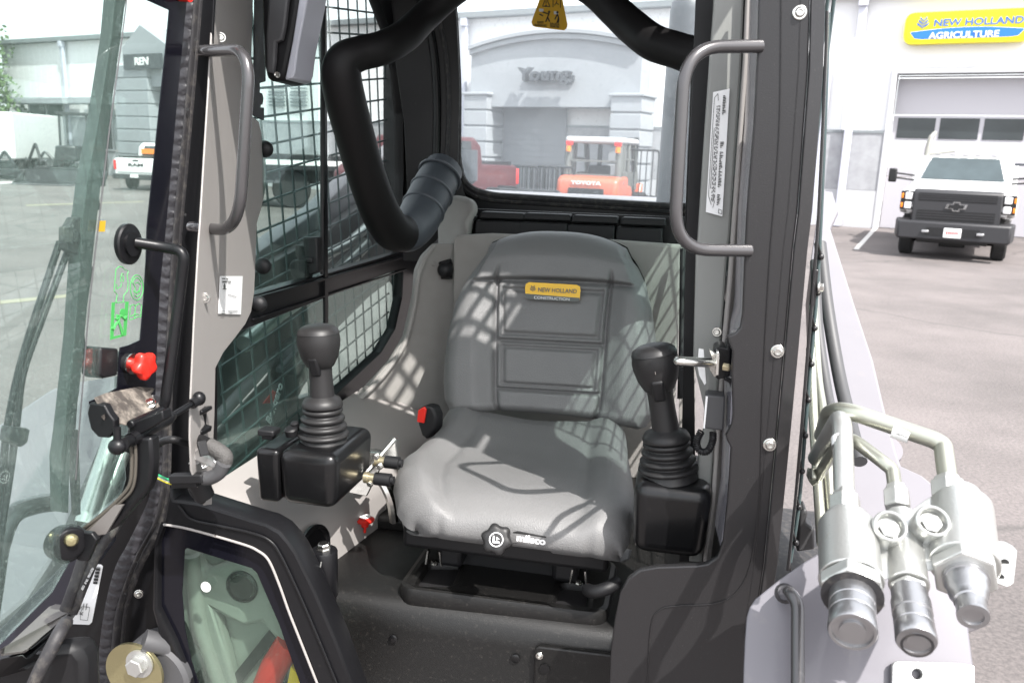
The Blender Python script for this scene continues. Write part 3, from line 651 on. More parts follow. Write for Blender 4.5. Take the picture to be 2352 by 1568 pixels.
# ---- flatbed truck and white van seen through the side guard
t = thing('flatbed_truck', 'black flatbed truck with chrome wheels seen through the side guard mesh', 'truck', ground_pt(662, 477), R(14))
b = MB(); b.bx(-1.6,2.6,-.3,2.0,1.1,1.3); b.bx(-1.6,2.6,-.34,-.30,.95,1.35); b.build('deck', KW['steelb'], t, .02)
b = MB(); b.bx(-1.4,2.4,.2,1.5,.6,1.05); b.build('chassis', KW['vblack'], t)
for x in (.1, -1.15):
    c = MB(); c.lathe([(.25,-.14),(.45,-.14),(.48,-.08),(.48,.08),(.45,.14),(.25,.14)], (x,0,.48), (0,-1,0), 26); w_ = c.build('wheel', KW['tyre'], t)
    c = MB(); c.lathe([(.02,.10),(.1,.12),(.12,.04),(.25,.05),(.30,.12),(.26,0)], (x,0,.48), (0,-1,0), 22); c.build('rim', KW['chrome'], w_)
b = MB(); b.bx(-1.2,2.0,-.36,-.345,1.08,1.2); b.build('side_stripe', K['white'], t)
t = thing('utility_van', 'white bucket van standing behind the side guard, right of the window post', 'van', ground_pt(885, 440), R(20))
b = MB(); prof(b, [(0,.5),(0,1.2),(.9,1.35),(1.4,2.1),(1.7,2.2),(4.8,2.2),(4.8,.5)], -.95, .95); b.build('body', KW['vwhite'], t, .08)
b = MB(); b.add([(-.8,.93,1.42),(.8,.93,1.42),(.7,1.36,2.02),(-.7,1.36,2.02)], [(0,1,2,3)]); b.v = [(x, y-.06, z+.02) for x, y, z in b.v]; b.build('windscreen', KW['screen'], t, smooth=False)
b = MB(); b.bx(-.95,.95,-.1,.05,.4,.65); b.build('bumper', KW['vgrey'], t, .03)
for s in (-1, 1): wheel_mb(s*.85, .9, .38, .26, t); wheel_mb(s*.85, 3.8, .38, .26, t); c = MB(); c.bx(s*.6,s*.9,-.03,.05,.8,1.0); c.build('headlight', KW['lampw'], t, .02)
# ---- trees beyond the left end
def tree(loc, h, rad, label, seed):
    rnd = random.Random(seed); t = thing('tree', label, 'tree', loc, 0, 'trees beyond the left end of the building')
    b = MB(); b.tube([(0,0,0),(.1,0,h*.3),(0,.1,h*.6)], [.22,.17,.1], 10)
    for k in range(6):
        a = rnd.uniform(0, 6.28); b.tube([(0,0,h*rnd.uniform(.25,.45)),(math.cos(a)*rad*.6, math.sin(a)*rad*.6, h*rnd.uniform(.55,.8))], [.09,.03], 7)
    b.build('trunk', KW['bark'], t)
    c = MB(); blobs = [(Vector((rnd.gauss(0,rad*.38), rnd.gauss(0,rad*.38), h*rnd.uniform(.32,.92))), rnd.uniform(.35,.6)*rad) for _ in range(26)]
    for p, r in blobs:
        for _ in range(330):
            d = Vector((rnd.gauss(0,1), rnd.gauss(0,1), rnd.gauss(0,1))).normalized()*r*rnd.random()**.35
            q = p+d; s = rnd.uniform(.06,.13); u = Vector((rnd.gauss(0,1), rnd.gauss(0,1), rnd.gauss(0,1))).normalized(); w = u.orthogonal().normalized()
            c.add([q-u*s, q+w*s*.6, q+u*s, q-w*s*.6], [(0,1,2,3)])
    c.build('crown', KW['leaf'], t, smooth=False); return t
tree(ground_pt(-62, 388), 6.2, 2.3, 'leafy green tree behind the white box trailer, nearest the building corner', 3)
tree(ground_pt(-120, 386), 6.8, 2.6, 'leafy green tree at the very left edge of the view', 5)
# ================================================================ THE TRACK LOADER (machine axes)
YF = 1.22
B0 = Vector((-.35, 1.75, -1.55))
ld = bpy.data.objects.new('track_loader', None); C.objects.link(ld)
tag(ld, 'compact track loader with open cab, grey seat, two black joysticks and black lap bar', 'loader')
ld.matrix_world = Matrix.Translation(CAM) @ M2W.to_4x4() @ Matrix.Translation(B0)
BASE[ld.name] = B0
def A(x, y, Y): return at(x, y, ('Y', Y))
def seq(pts): return [A(*p) for p in pts]
def bolt(p, n, r, m=None, parent=ld, hexh=False, name='bolt', wash=True):
    b = MB(); n = Vector(n).normalized(); p = Vector(p)
    if wash: b.lathe([(r*1.0,0),(r*1.0,.0012),(r*.9,.002),(r*.6,.002)], p, n, 20)
    if hexh: b.lathe([(r*.72,.001),(r*.72,r*.75),(r*.6,r*.85),(.0001,r*.85)], p, n, 6)
    else: b.lathe([(r*.7,.001),(r*.68,r*.4),(r*.5,r*.6),(r*.34,r*.6),(r*.30,r*.2),(.0001,r*.2)], p, n, 18)
    return b.build(name, m or K['steel'], parent, ang=30)
def tpx(pts, r, m, parent=ld, name='tube', fr=.03, seg=14, sp=False):
    """tube through (px, py, depth) points"""
    P = seq(pts); P = spline(P) if sp else fillet(P, fr)
    b = MB(); b.tube(P, r, seg); return b.build(name, m, parent)
NF = Vector((0,-1,0))
# ---------------------------------------------------------------- shell: floor tub, walls, roof (real enclosure)
XL, XR, YB, ZTOP = -.86, .15, 2.46, .58
def plate3(name, loops, o, e1, e2, th, m, parent=ld, bevel=.002): return plate2d(name, loops, Vector(o), Vector(e1), Vector(e2), th, m, parent, bevel)
def rrect(x0, x1, y0, y1, r, n=6): return [(p.x, p.y) for p in fillet([Vector((x0,y0,0)), Vector((x1,y0,0)), Vector((x1,y1,0)), Vector((x0,y1,0))], r, True, n)]
# rear wall with window opening
hole = [(1030,-140),(1046,60),(1053,200),(1052,370),(1062,412),(1085,436),(1130,449),(1540,474),(1600,474),(1640,440),(1660,300),(1660,-140)]
plate('rear_wall', [(880,-200),(1800,-200),(1800,505),(1560,500),(1060,480),(880,470)], Yp(YB), .03, K['black'], holes=[hole], parent=ld, rnd=.02)
sealp = [at(x, y, Yp(YB-.012)) for x, y in hole]
b = MB(); q = fillet(sealp, .04, True, 5); b.tube(q+[q[0]], .010, 8, cap=False); b.build('window_seal', K['rubber'], ld)
q2 = [at(x+dx, y+dy, Yp(YB-.006)) for (x, y), dx, dy in zip(hole, [-10]*5+[-6,-2]+[0]*5, [0]*4+[4,8,10,10,10,4,0,0])]
b = MB(); q = fillet(q2, .04, True, 5); b.tube(q+[q[0]], .009, 8, cap=False); b.build('window_seal', K['rubber'], ld)
plate('rear_glass', [(x, y) for x, y in hole], Yp(YB+.01), .005, K['glassr'], ld, bevel=.0005)
# rear corner post on the left, with the dark bands beside the rear window
plate('corner_post', [(884,-140),(1036,-140),(1050,60),(1056,200),(1052,380),(1062,430),(1075,470),(960,600),(925,600),(935,430),(928,280),(905,120),(870,20)], vplane(-.84,2.36,-.56,2.43), .02, K['black'], ld, rnd=.01)
tpx([(935,-60,2.36),(985,60,2.37),(1003,200,2.38),(1001,380,2.38),(990,470,2.38)], .012, K['black'], name='post_seam', sp=True)
tpx([(965,-60,2.36),(1012,60,2.38),(1030,200,2.385),(1026,380,2.385)], .006, K['rubber'], name='post_seam', sp=True)
# left wall: window band frame with curved rear edge (plane X = -.84)
XW = -.84
outer = [(470,-160),(880,-160),(905,60),(935,160),(950,300),(948,450),(962,560),(974,590),(953,682),(931,773),(898,828),(847,883),(806,923),(700,1015),(571,1125),(470,1190),(470,-160)][:-1]
up_hole = [(500,-150),(868,-150),(880,30),(908,110),(925,200),(930,330),(926,430),(912,548),(882,592),(582,678),(500,703)]
up_hole = [(500,-150),(820,-150),(866,-10),(896,70),(917,160),(926,260),(927,400),(920,579),(582,678),(500,702)]
lo_hole = [(500,774),(561,757),(905,622),(927,619),(924,682),(908,755),(875,810),(784,894),(690,990),(571,1100),(500,1150)]
plate('side_wall', outer, Xp(XW), .03, K['black'], ld, holes=[up_hole, lo_hole], rnd=.008)
plate('side_glass', lo_hole, Xp(XW-.02), .004, K['glasss'], ld, bevel=.0004, rnd=.01)
plate('rear_side_glass', [(738,-150)]+up_hole[1:8]+[(738,632)], Xp(XW-.02), .004, K['glassc'], ld, bevel=.0004)
plate('sliding_glass', [(560,-150),(735,-150),(735,634),(560,686)], Xp(XW-.008), .004, K['glasss'], ld, bevel=.0004)
sp_ = [at(x, y, Xp(XW+.004)) for x, y in [(741,-120),(741,100),(741,630)]]
b = MB(); b.tube(sp_, .006, 8); b.box((sp_[1]+sp_[2])/2+Vector((0,.012,-.02)), (.006,.018,(sp_[0]-sp_[2]).length)); b.build('sliding_rail', K['black'], ld)
# sill ledge
sA, sB = at(575, 700, Xp(XW)), at(930, 596, Xp(XW))
b = MB(); b.bar(sA+Vector((.004,0,.012)), sB+Vector((.004,0,.012)), .012, .006); b.bar(sA+Vector((.004,0,-.03)), sB+Vector((.004,0,-.03)), .006, .004); b.build('sill_ledge', K['black'], ld, .001)
# window latch
def boxpx(mb, pts, Y, d, up=None):
    P = [A(x, y, Y) for x, y in pts]; mb.prism(P, (0, d, 0)); return mb
b = MB(); XLt = 1.80
boxpx(b, [(694,545),(728,545),(730,626),(712,632),(690,634),(700,600),(696,575)], XLt, .03); boxpx(b, [(676,562),(690,565),(696,590),(718,592),(716,606),(690,604),(678,590)], XLt-.005, .02)
boxpx(b, [(663,608),(670,598),(700,596),(705,640),(690,645),(668,636)], XLt-.012, .035); b.build('window_latch', K['blackm'], ld, .004)
# guard mesh outside the left window: one rigid grille, slightly out of level
m_ = .13734
def mesh_pts(x, Y, Z): return Vector((x, Y, Z))
def grille(x, y0, y1, z0, z1, name, rr=.0028, dz=.0602, dy=.0655, tilt=m_, zoff=.0066):
    b = MB(); k0 = int(math.floor((z0-zoff)/dz)); k1 = int(math.ceil((z1-zoff)/dz))
    for k in range(k0, k1+1):
        z = zoff+k*dz; b.tube([(x, y0, z+tilt*(y0-1.5)), (x, y1, z+tilt*(y1-1.5))], rr, 6)
    yy = 1.7766+0*dy; j0 = int((y0-yy)/dy)-1; j1 = int((y1-yy)/dy)+1
    for j in range(j0, j1+1):
        y = yy+j*dy
        b.tube([(x-rr*1.6, y-tilt*z1, z1), (x-rr*1.6, y-tilt*z0, z0)][::-1], rr, 6)
    return b.build(name, K['mesh'], ld)
grille(-.905, 1.50, 2.5, -.78, .62, 'side_guard')
# grey inner panel in the left rear corner, flowing to the floor
cp_ = vplane(-.835, 2.0, -.42, 2.36)
plate('corner_trim_panel', [(1000,560),(972,588),(957,620),(951,682),(930,775),(897,831),(846,886),(806,926),(860,1000),(880,1080),(900,1210),(1120,1210),(1120,560)], cp_, .02, K['felt'], ld, rnd=.01)
b = MB(); P_ = [at(x, y, cp_)+Vector((0,-.01,0)) for x, y in [(1000,562),(978,596),(963,640),(955,700),(933,785),(898,842),(850,895),(815,925)]]; b.tube(spline(P_), .007, 8); b.build('trim_edge', K['felt'], ld)
for x, y in ((958,688),(998,606),(842,890)):
    p = at(x, y, cp_); bolt(p+Vector((0,-.004,0)), (.6,-.8,0), .007, K['felt'], name='trim_plug', wash=True)
# rear bulkhead: grey panel behind the seat, shoulder, filter box row
plate('seat_bulkhead', [(1041,548),(1048,540),(1130,536),(1330,545),(1563,562),(1567,570),(1560,740),(1548,1000),(1548,1160),(1036,1150)], Yp(2.16), .02, K['felt'], ld, bevel=.008)
plate('bulkhead_edge', [(1567,566),(1600,568),(1596,1100),(1556,1100)], Yp(2.18), .02, K['felt'], ld)
b = MB(); c = A(1045,500,2.22); 
P_ = seq([(1035,448,2.30),(1062,452,2.28),(1086,462,2.26),(1092,485,2.24),(1078,515,2.22),(1070,560,2.2),(1062,640,2.2),(1000,660,2.24),(1004,560,2.26),(1002,500,2.28)])
b.prism(P_, (0,.05,0)); b.build('shoulder_trim', K['felt'], ld, .02, bseg=4)
b = MB(); b.tube([A(1026,604,2.18), A(1026,640,2.17)], .016, 10); b.ell(A(1023,620,2.16), .022,.02,.022); b.tube([A(1010,608,2.17),A(1036,600,2.17)], .008, 8); b.build('trim_knob', K['blackm'], ld)
plate('rear_shelf', [(1060,478),(1600,500),(1600,560),(1060,560)], Yp(2.34), .02, K['black'], ld)
for i, (x0, x1, y0, y1) in enumerate([(1104,1204,486,502),(1205,1311,489,505),(1316,1420,494,511),(1429,1530,499,517)]):
    b = MB(); boxpx(b, [(x0,y0),(x1-2,y0+4),(x1+1,y1+4),(x0-6,y1)], 2.27, .06)
    boxpx(b, [(x0-12,y1+4),(x1-8,y1+8),(x1-10,590),(x0-20,586)], 2.255, .06); b.build('filter_box', K['blackm'], ld, .004)
b = MB(); boxpx(b, [(1068,498),(1092,496),(1090,506),(1078,510),(1082,545),(1068,545)], 2.25, .03); b.build('filter_latch', K['blackm'], ld, .003)
# seat belt strap and right rear dark strip
tpx([(1568,572,2.12),(1566,760,2.05),(1562,915,1.98)], .007, K['blackm'], name='belt_strap', sp=True)
b = MB(); boxpx(b, [(1556,850),(1572,846),(1572,912),(1560,914)], 1.97, .02); b.build('belt_anchor', K['blackm'], ld, .003)
# right wall with window openings, glass and mesh (lights the seat)
def YZ(y, z): return (y, z)
plate3('right_wall', [[(1.30,-1.2),(2.46,-1.2),(2.46,.60),(1.30,.60)], rrect(1.42,2.34,-.24,.18,.06), rrect(1.42,2.30,-.62,-.30,.06)], (XR,0,0), (0,1,0), (0,0,1), .03, K['black'])
plate3('right_glass', [rrect(1.40,2.36,-.26,.44,.05)], (XR+.01,0,0), (0,1,0), (0,0,1), .004, K['glasss'], bevel=.0004)
grille(XR+.045, 1.42, 2.45, -.62, .56, 'side_guard')
# roof with grille opening
plate3('roof', [[(-.92,1.10),(.2,1.10),(.2,2.5),(-.92,2.5)], rrect(-.23,.12,1.40,1.56,.03)], (0,0,ZTOP), (1,0,0), (0,1,0), .04, K['black'])
b = MB()
for i in range(8): x = -.22+i*.045; b.tube([(x,1.32,ZTOP+.01),(x,1.58,ZTOP+.01)], .0075, 6)
for y in (1.42,1.49): b.tube([(-.27,y,ZTOP+.014),(.13,y,ZTOP+.014)], .0085, 6)
b.build('roof_grille', K['mesh'], ld)
# ---------------------------------------------------------------- floor tub
ZFL = -.80
yf0, yf1 = 1.36, 2.4
b = MB()
def tubsec(x):
    return [(x, yf1, ZFL), (x, yf0+.06, ZFL), (x, yf0+.025, ZFL-.006), (x, yf0+.006, ZFL-.025), (x, yf0, ZFL-.06), (x, yf0-.02, -1.5), (x, 1.28, -1.56), (x, .9, -1.58)]
xs = [-.665, -.6, -.5, -.3, -.1, .1, .16]
b.grid(lambda u, v: tubsec(xs[round(u*6)])[round(v*7)], 7, 8); t_ = b.build('floor_tub', K['tub'], ld, ang=80)
for x, y in ((903,1466),(1184,1511)):
    p = A(x, y, yf0-.0035); b = MB(); b.lathe([(.0085,0),(.0085,.002),(.007,.003)], p, NF, 18); b.build('drain_plug', K['blackg'], t_)
# lower-right access panel
plate('access_panel', [(1228,1489),(1236,1483),(1420,1505),(1430,1640),(1222,1640)], Yp(yf0-.014), .01, K['tub'], t_, bevel=.004, rnd=.008)
bolt(A(1239,1505,yf0-.015), NF, .007, name='screw'); b = MB(); b.lathe([(.009,0),(.009,.003)], A(1251,1533,yf0-.015), NF, 18); b.build('drain_plug', K['blackg'], t_)
# raised seat tray
Pz = lambda x, y: at(x, y, Zp(ZFL+.022))
c0, c1, c2, c3 = Pz(908,1345), Pz(1398,1408), at(1402,1320,Zp(ZFL+.022)), at(945,1270,Zp(ZFL+.022))
c2 = Vector((c1.x, c1.y+.22, c1.z)); c3 = Vector((c0.x, c0.y+.22, c0.z))
loop = [(p.x, p.y) for p in fillet([c0, c1, c2, c3], [.035,.035,.03,.03], True)]
slots = [[(p.x, p.y) for p in fillet([Pz(953,1340), Pz(1035,1341), Pz(1058,1290), Pz(985,1290)], .012, True)], [(p.x, p.y) for p in fillet([Pz(1270,1385), Pz(1345,1396), Pz(1352,1340), Pz(1290,1335)], .012, True)]]
plate2d('seat_tray', [loop]+slots, Vector((0,0,ZFL+.022)), Vector((1,0,0)), Vector((0,1,0)), .05, K['tub'], t_, .012)
b = MB(); b.bx(c0.x+.02,c1.x-.02,c0.y+.02,c2.y,ZFL+.001,ZFL+.006); b.build('tray_slot_floor', K['graphite'], t_)
for x, y in ((997,1295),(1328,1340)):
    p = at(x, y, Zp(ZFL+.03)); bolt(p, (0,0,1), .008, parent=t_, hexh=True, name='hex_bolt')
    b = MB(); b.bar(p+Vector((-.016,0,0)), p+Vector((-.012,0,.03)), .012,.003); b.bar(p+Vector((.016,0,0)), p+Vector((.012,0,.03)), .012,.003); b.build('clip', K['steel'], t_)
# floor ledge behind the seat-left (stepped moulding) and red knob
b = MB(); p = at(850,1178,Zp(ZFL+.02)); b.bx(p.x-.03, p.x+.20, p.y-.03, p.y+.3, ZFL-.01, ZFL+.03); b.build('floor_step', K['tub'], t_, .012)
p = at(838,1232,Zp(ZFL+.01)); pt = at(840,1212,('Y', p.y)); 
b = MB(); b.lathe([(.003,0),(.003,.012),(.008,.014),(.008,.022),(.019,.026),(.021,.031),(.012,.036),(0.0001,.037)], Vector((p.x,p.y,ZFL+.02)), (0,0,1), 20); rk = b.build('red_pull_knob', K['red'], ld)
b = MB(); b.lathe([(.0115,.0365),(.0115,.0375),(.0001,.0378)], Vector((p.x,p.y,ZFL+.02)), (0,0,1), 20); b.build('knob_label', K['white'], rk)
# light grey side console on the left floor with round vent
b = MB(); xa, xb = -.83, -.665
def cons(y, w=0): return [(xa,y,-.60),(xa+.05,y,-.615),(xb-.05+w,y,-.67),(xb-.015+w,y,-.69),(xb+w,y,-.73),(xb+.01+w,y,-1.15)]
ys = [1.30,1.38,1.5,1.7,1.9,2.1]; ws_ = [-.02,0,.02,.05,.07,.09]
b.grid(lambda u, v: cons(ys[round(u*5)], ws_[round(u*5)])[round(v*5)], 6, 6); sc_o = b.build('side_console', K['trim'], ld, ang=60)
b = MB(); b.prism([Vector(p) for p in cons(1.30,-.02)]+[Vector((xa,1.30,-1.15))], (0,-.004,0)); b.build('console_end', K['trim'], sc_o)
p = at(720,1256,Xp(-.655)); b = MB(); b.lathe([(.045,0),(.045,.006),(.037,.008),(.035,.002),(.02,.001),(.0001,.001)], p, (1,-.25,.1), 26); b.build('air_vent', K['blackg'], sc_o)
# ---------------------------------------------------------------- seat
seat = bpy.data.objects.new('seat', None); C.objects.link(seat); seat.parent = ld; seat.location = -B0
def lerp_tab(tab, v):
    for (v0, *a), (v1, *b_) in zip(tab, tab[1:]):
        if v <= v1: k = (v-v0)/(v1-v0); k = max(0, min(1, k)); return [p+(q-p)*k for p, q in zip(a, b_)]
    return list(tab[-1][1:])
def sm(a, b_, x): t = max(0, min(1, (x-a)/(b_-a))); return t*t*(3-2*t)
def Yb(v): return 2.02-.13*v-.02*math.sin(math.pi*v)
LB = [(0,1116,556),(.045,1106,584),(.085,1092,600),(.15,1064,638),(.3,1036,700),(.45,1020,765),(.6,1012,820),(.75,1009,875),(.88,1012,920),(.96,1024,945),(1,1040,948)]
RB = [(0,1436,568),(.045,1450,598),(.085,1464,616),(.15,1481,652),(.3,1497,720),(.45,1506,790),(.6,1509,850),(.75,1507,905),(.88,1500,955),(.96,1484,985),(1,1462,992)]
def back_base(u, v):
    lx, ly = lerp_tab(LB, v); rx, ry = lerp_tab(RB, v); k = (u+1)/2
    x = lx+(rx-lx)*k; y = ly+(ry-ly)*k
    arch = -(1-abs(u)**2.6)*34*(1-v)**7; y += arch
    y += 14*sm(.75, 1, v)*(-(1-u*u))*1.0
    return A(x, y, Yb(v))
def groove(x, w): return math.exp(-(x/w)**2)
def back_h(u, v):
    au = abs(u); e = min((1-au)*.25/.045, v*.42/.04 if v < .5 else 9, (1-v)*.42/.045); e = max(0, min(1, e))
    h = -.075+.075*math.sqrt(max(0, 1-(1-e)**2))
    lim = .48+.30*math.exp(-v/.22)                                  # inner edge of the side bolsters
    h += .022*sm(lim, lim+.22, au)*sm(.12,.22,v) + .013*(1-sm(.150,.172,v))*(1-sm(.84,.92,au)) - .014*groove(au-lim, .022)*sm(.10,.16,v)
    inn = 1-sm(lim-.04, lim, au)
    h -= .0125*groove(v-.172, .012)*(1-sm(.80,.90,au))
    for vg, wd in ((.475,.012),(.775,.012)): h -= .0125*groove(v-vg, wd)*inn
    for v0, v1 in ((.215,.435),(.51,.74)):
        f = lim-.07; d = min(au-f if au > f else 1, 9)
        box = groove(au-f, .018)*sm(v0-.02,v0,v)*(1-sm(v1,v1+.02,v)) + (groove(v-v0,.010)+groove(v-v1,.010))*(1-sm(f,f+.02,au)); h -= .0085*min(box, 1)
    return h
S_ = lambda t: math.sin(math.pi/2*max(-1, min(1, t)))
def bk(a, c):
    u = S_(2*a-1)*.35+(2*a-1)*.65; v = .5-.5*math.cos(math.pi*c); v = v*.4+c*.6
    p = back_base(u, v); return p + Vector((0,-1,.12))*back_h(u, v)
b = MB(); b.grid(bk, 150, 170); bo = b.build('backrest', K['seat'], seat, ang=180)
# back shell
b = MB()
def bsh(a, c):
    u = 2*a-1; p = back_base(u*.985, c*.98+.01); e = min(1, (1-abs(u))*6, c*9, (1-c)*9); return p+Vector((0,.07+.04*math.sqrt(max(0,e)),0))
b.grid(bsh, 30, 30); b.build('back_shell', K['blackm'], seat, ang=180)
# badge on the backrest
vb = (Vector((0,A(1270,670,1.93).y,0)), Vector((0,1,.0)))
n_b = Vector((0,-1,.13)).normalized(); pb = back_base(.04,.30)+Vector((0,-1,.12))*.0055
bp1 = (pb, n_b)
def logo_plate(name, px, m, push, parent): return plate(name, px, bp1, .0006, m, parent, bevel=.0001, push=push)
lg = logo_plate('brand_badge', [(1207,660),(1209,652),(1216,648),(1325,654),(1333,658),(1334,668),(1332,688),(1326,692),(1216,686),(1208,681)], K['yellow'], .006, bo)
logo_plate('badge_lower_band', [(1207,674),(1332,684),(1331,690),(1326,693),(1216,687),(1209,683)], K['slate'], .0072, bo)
text_px('badge_lettering', 'NEW HOLLAND', (1237,670), (1325,674), (1238,660), bp1, K['slate'], bo, push=.0078, bold=.012)
text_px('badge_lettering', 'CONSTRUCTION', (1228,686), (1309,690.5), (1228,679.5), bp1, K['white'], bo, push=.0084, bold=.0)
b = MB(); o_ = at(1225, 669, bp1)+n_b*.0072; e_ = (at(1235,669,bp1)-at(1225,669,bp1)); s_ = (at(1225,655,bp1)-at(1225,669,bp1)).length
leaf_logo(b, o_, e_.normalized(), e_.cross(n_b).normalized()*-1, n_b, s_, th=.0004); b.build('badge_emblem', K['slate'], bo, smooth=False)
# cushion
prof_c = [(1.90,-.575),(1.86,-.578),(1.80,-.592),(1.73,-.603),(1.64,-.602),(1.55,-.592),(1.47,-.588),(1.42,-.594),(1.385,-.608),(1.362,-.624),(1.355,-.643),(1.362,-.660),(1.385,-.673),(1.45,-.678)]
PC = spline([Vector((0,y,z)) for y, z in prof_c], 10)
Wt = [(1.36,(945,1200),(1425,1235)),(1.40,(912,1160),(1450,1190)),(1.48,(903,1120),(1462,1140)),(1.58,(914,1070),(1465,1080)),(1.70,(955,1015),(1460,1020)),(1.80,(1000,975),(1448,1000)),(1.90,(1020,958),(1440,985))]
WX = [(Y, at(*l, Yp(Y)).x, at(*r_, Yp(Y)).x) for Y, l, r_ in Wt]
def cu(a, c):
    s = 2*a-1; u = S_(s)*.4+s*.6; q = PC[min(len(PC)-1, int(round(c*(len(PC)-1))))]
    i = c*(len(PC)-1); i0 = int(i); fr = i-i0; q = PC[i0]*(1-fr)+PC[min(i0+1, len(PC)-1)]*fr
    x0, x1 = lerp_tab(WX, max(1.36, q.y)); xm, hw = (x0+x1)/2, (x1-x0)/2; au = abs(u)
    under = sm(-.66, -.70, q.z) if False else 0
    front = sm(.62, .82, c)
    e = max(0, min(1, (1-au)*hw/.06)); rd = 1-math.sqrt(max(0, 1-(1-e)**2))
    z = q.z-.060*rd*(1-front*.6)
    top = 1-front
    z += top*(.016*sm(.55,.80,au)-.006*groove(au-.60,.05)*sm(.02,.2,c)*(1-sm(.5,.62,c)))
    z += top*.010*groove(u,.5)*sm(.35,.6,c)
    z -= .012*(1-sm(.05,.5,c))*groove(u,.45)
    y = q.y + rd*.05*front + .004*front*groove(au-.72,.05)
    # front notch where the knob and name plate sit
    nt_ = sm(.845,.875,c)*sm(-.27,-.22,u)*(1-sm(.30,.38,u)); y += .035*nt_
    return Vector((xm+hw*u, y, z))
b = MB(); b.grid(cu, 130, 200); cuo = b.build('cushion', K['seat'], seat, ang=180)
b = MB(); x0, x1 = WX[2][1]+.06, WX[2][2]-.06; b.bx(x0-.02, x1+.02, 1.42, 1.86, -.72, -.65); b.bx(x0+.05, x1-.05, 1.50, 1.8, ZFL+.01, -.71)
b.bx(x0+.04,x0+.09,1.46,1.85,ZFL+.03,-.70); b.bx(x1-.09,x1-.04,1.46,1.85,ZFL+.03,-.70)
b.build('seat_suspension', K['blackm'], seat, .01)
# adjuster knob with icon, name plate
kp = A(1143,1238,1.335); b = MB()
def knob(mb, p, n, r, d, lobes, seg=60, amp=.10):
    n = Vector(n).normalized(); u = n.orthogonal().normalized(); w = n.cross(u)
    def fn(a, c):
        th = 2*math.pi*a; k = 1+amp*math.cos(lobes*th); t = c
        rad, z = [(0.001, 0),(r*.9*k, 0),(r*k, d*.25),(r*k, d*.7),(r*(.92*k), d*.9),(r*.7, d),(r*.001, d)][round(t*6)]
        return p+(u*math.cos(th)+w*math.sin(th))*rad+n*z
    mb.grid(fn, seg, 7, True)
knob(b, kp, (.1,-1,.45), .026, .025, 6); ko = b.build('adjuster_knob', K['joy'], seat, ang=50)
kn = Vector((.1,-1,.45)).normalized(); ktop = kp+kn*.0252
b = MB(); b.lathe([(.0125,0),(.0125,.0008),(.0108,.0008),(.0108,0)], ktop, kn, 28, cap=False)
ku = Vector((1,.1,0)).normalized(); kw = kn.cross(ku)*1.0
if kw.z < 0: kw = -kw
for q in ([(-.006,.006),(-.003,.006),(-.003,-.003),(.006,-.003),(.006,-.006),(-.006,-.006)], [(0,.005),(.006,.001),(0,-.001)]): b.prism([ktop+ku*a+kw*c for a, c in q], kn*.0008)
b.build('knob_icon', K['white'], ko, smooth=False)
npl = ('Y', 1.366)
plate('name_plate', [(1180,1216),(1192,1214),(1256,1226),(1264,1236),(1266,1250),(1180,1242)], npl, .004, K['ink'], seat, push=.01, bevel=.001)
text_px('name_lettering', 'milsco', (1189,1236), (1255,1246), (1190,1219), npl, K['white'], seat, push=.0108, bold=.04)
# belt buckle
b = MB(); P_ = seq([(958,940,1.77),(975,930,1.77),(993,934,1.77),(1002,955,1.77),(1001,985,1.77),(980,1010,1.77),(968,1000,1.77),(960,975,1.77)])
b.prism(P_, (.01,.03,0)); bko = b.build('belt_buckle', K['blackm'], ld, .006, bseg=3)
b = MB(); b.prism(seq([(960,942,1.765),(974,934,1.765),(979,940,1.765),(974,972,1.765),(957,969,1.765)]), (0,.01,0)); b.build('buckle_button', K['red'], bko, .002)
# lap bar lever lower right
b = MB(); b.tube(spline(seq([(1345,1352,1.38),(1365,1358,1.36),(1395,1350,1.36),(1420,1335,1.38)]), 5), [.008]+[.012]*14+[.010], 10); lv = b.build('slide_lever', K['blackm'], ld)
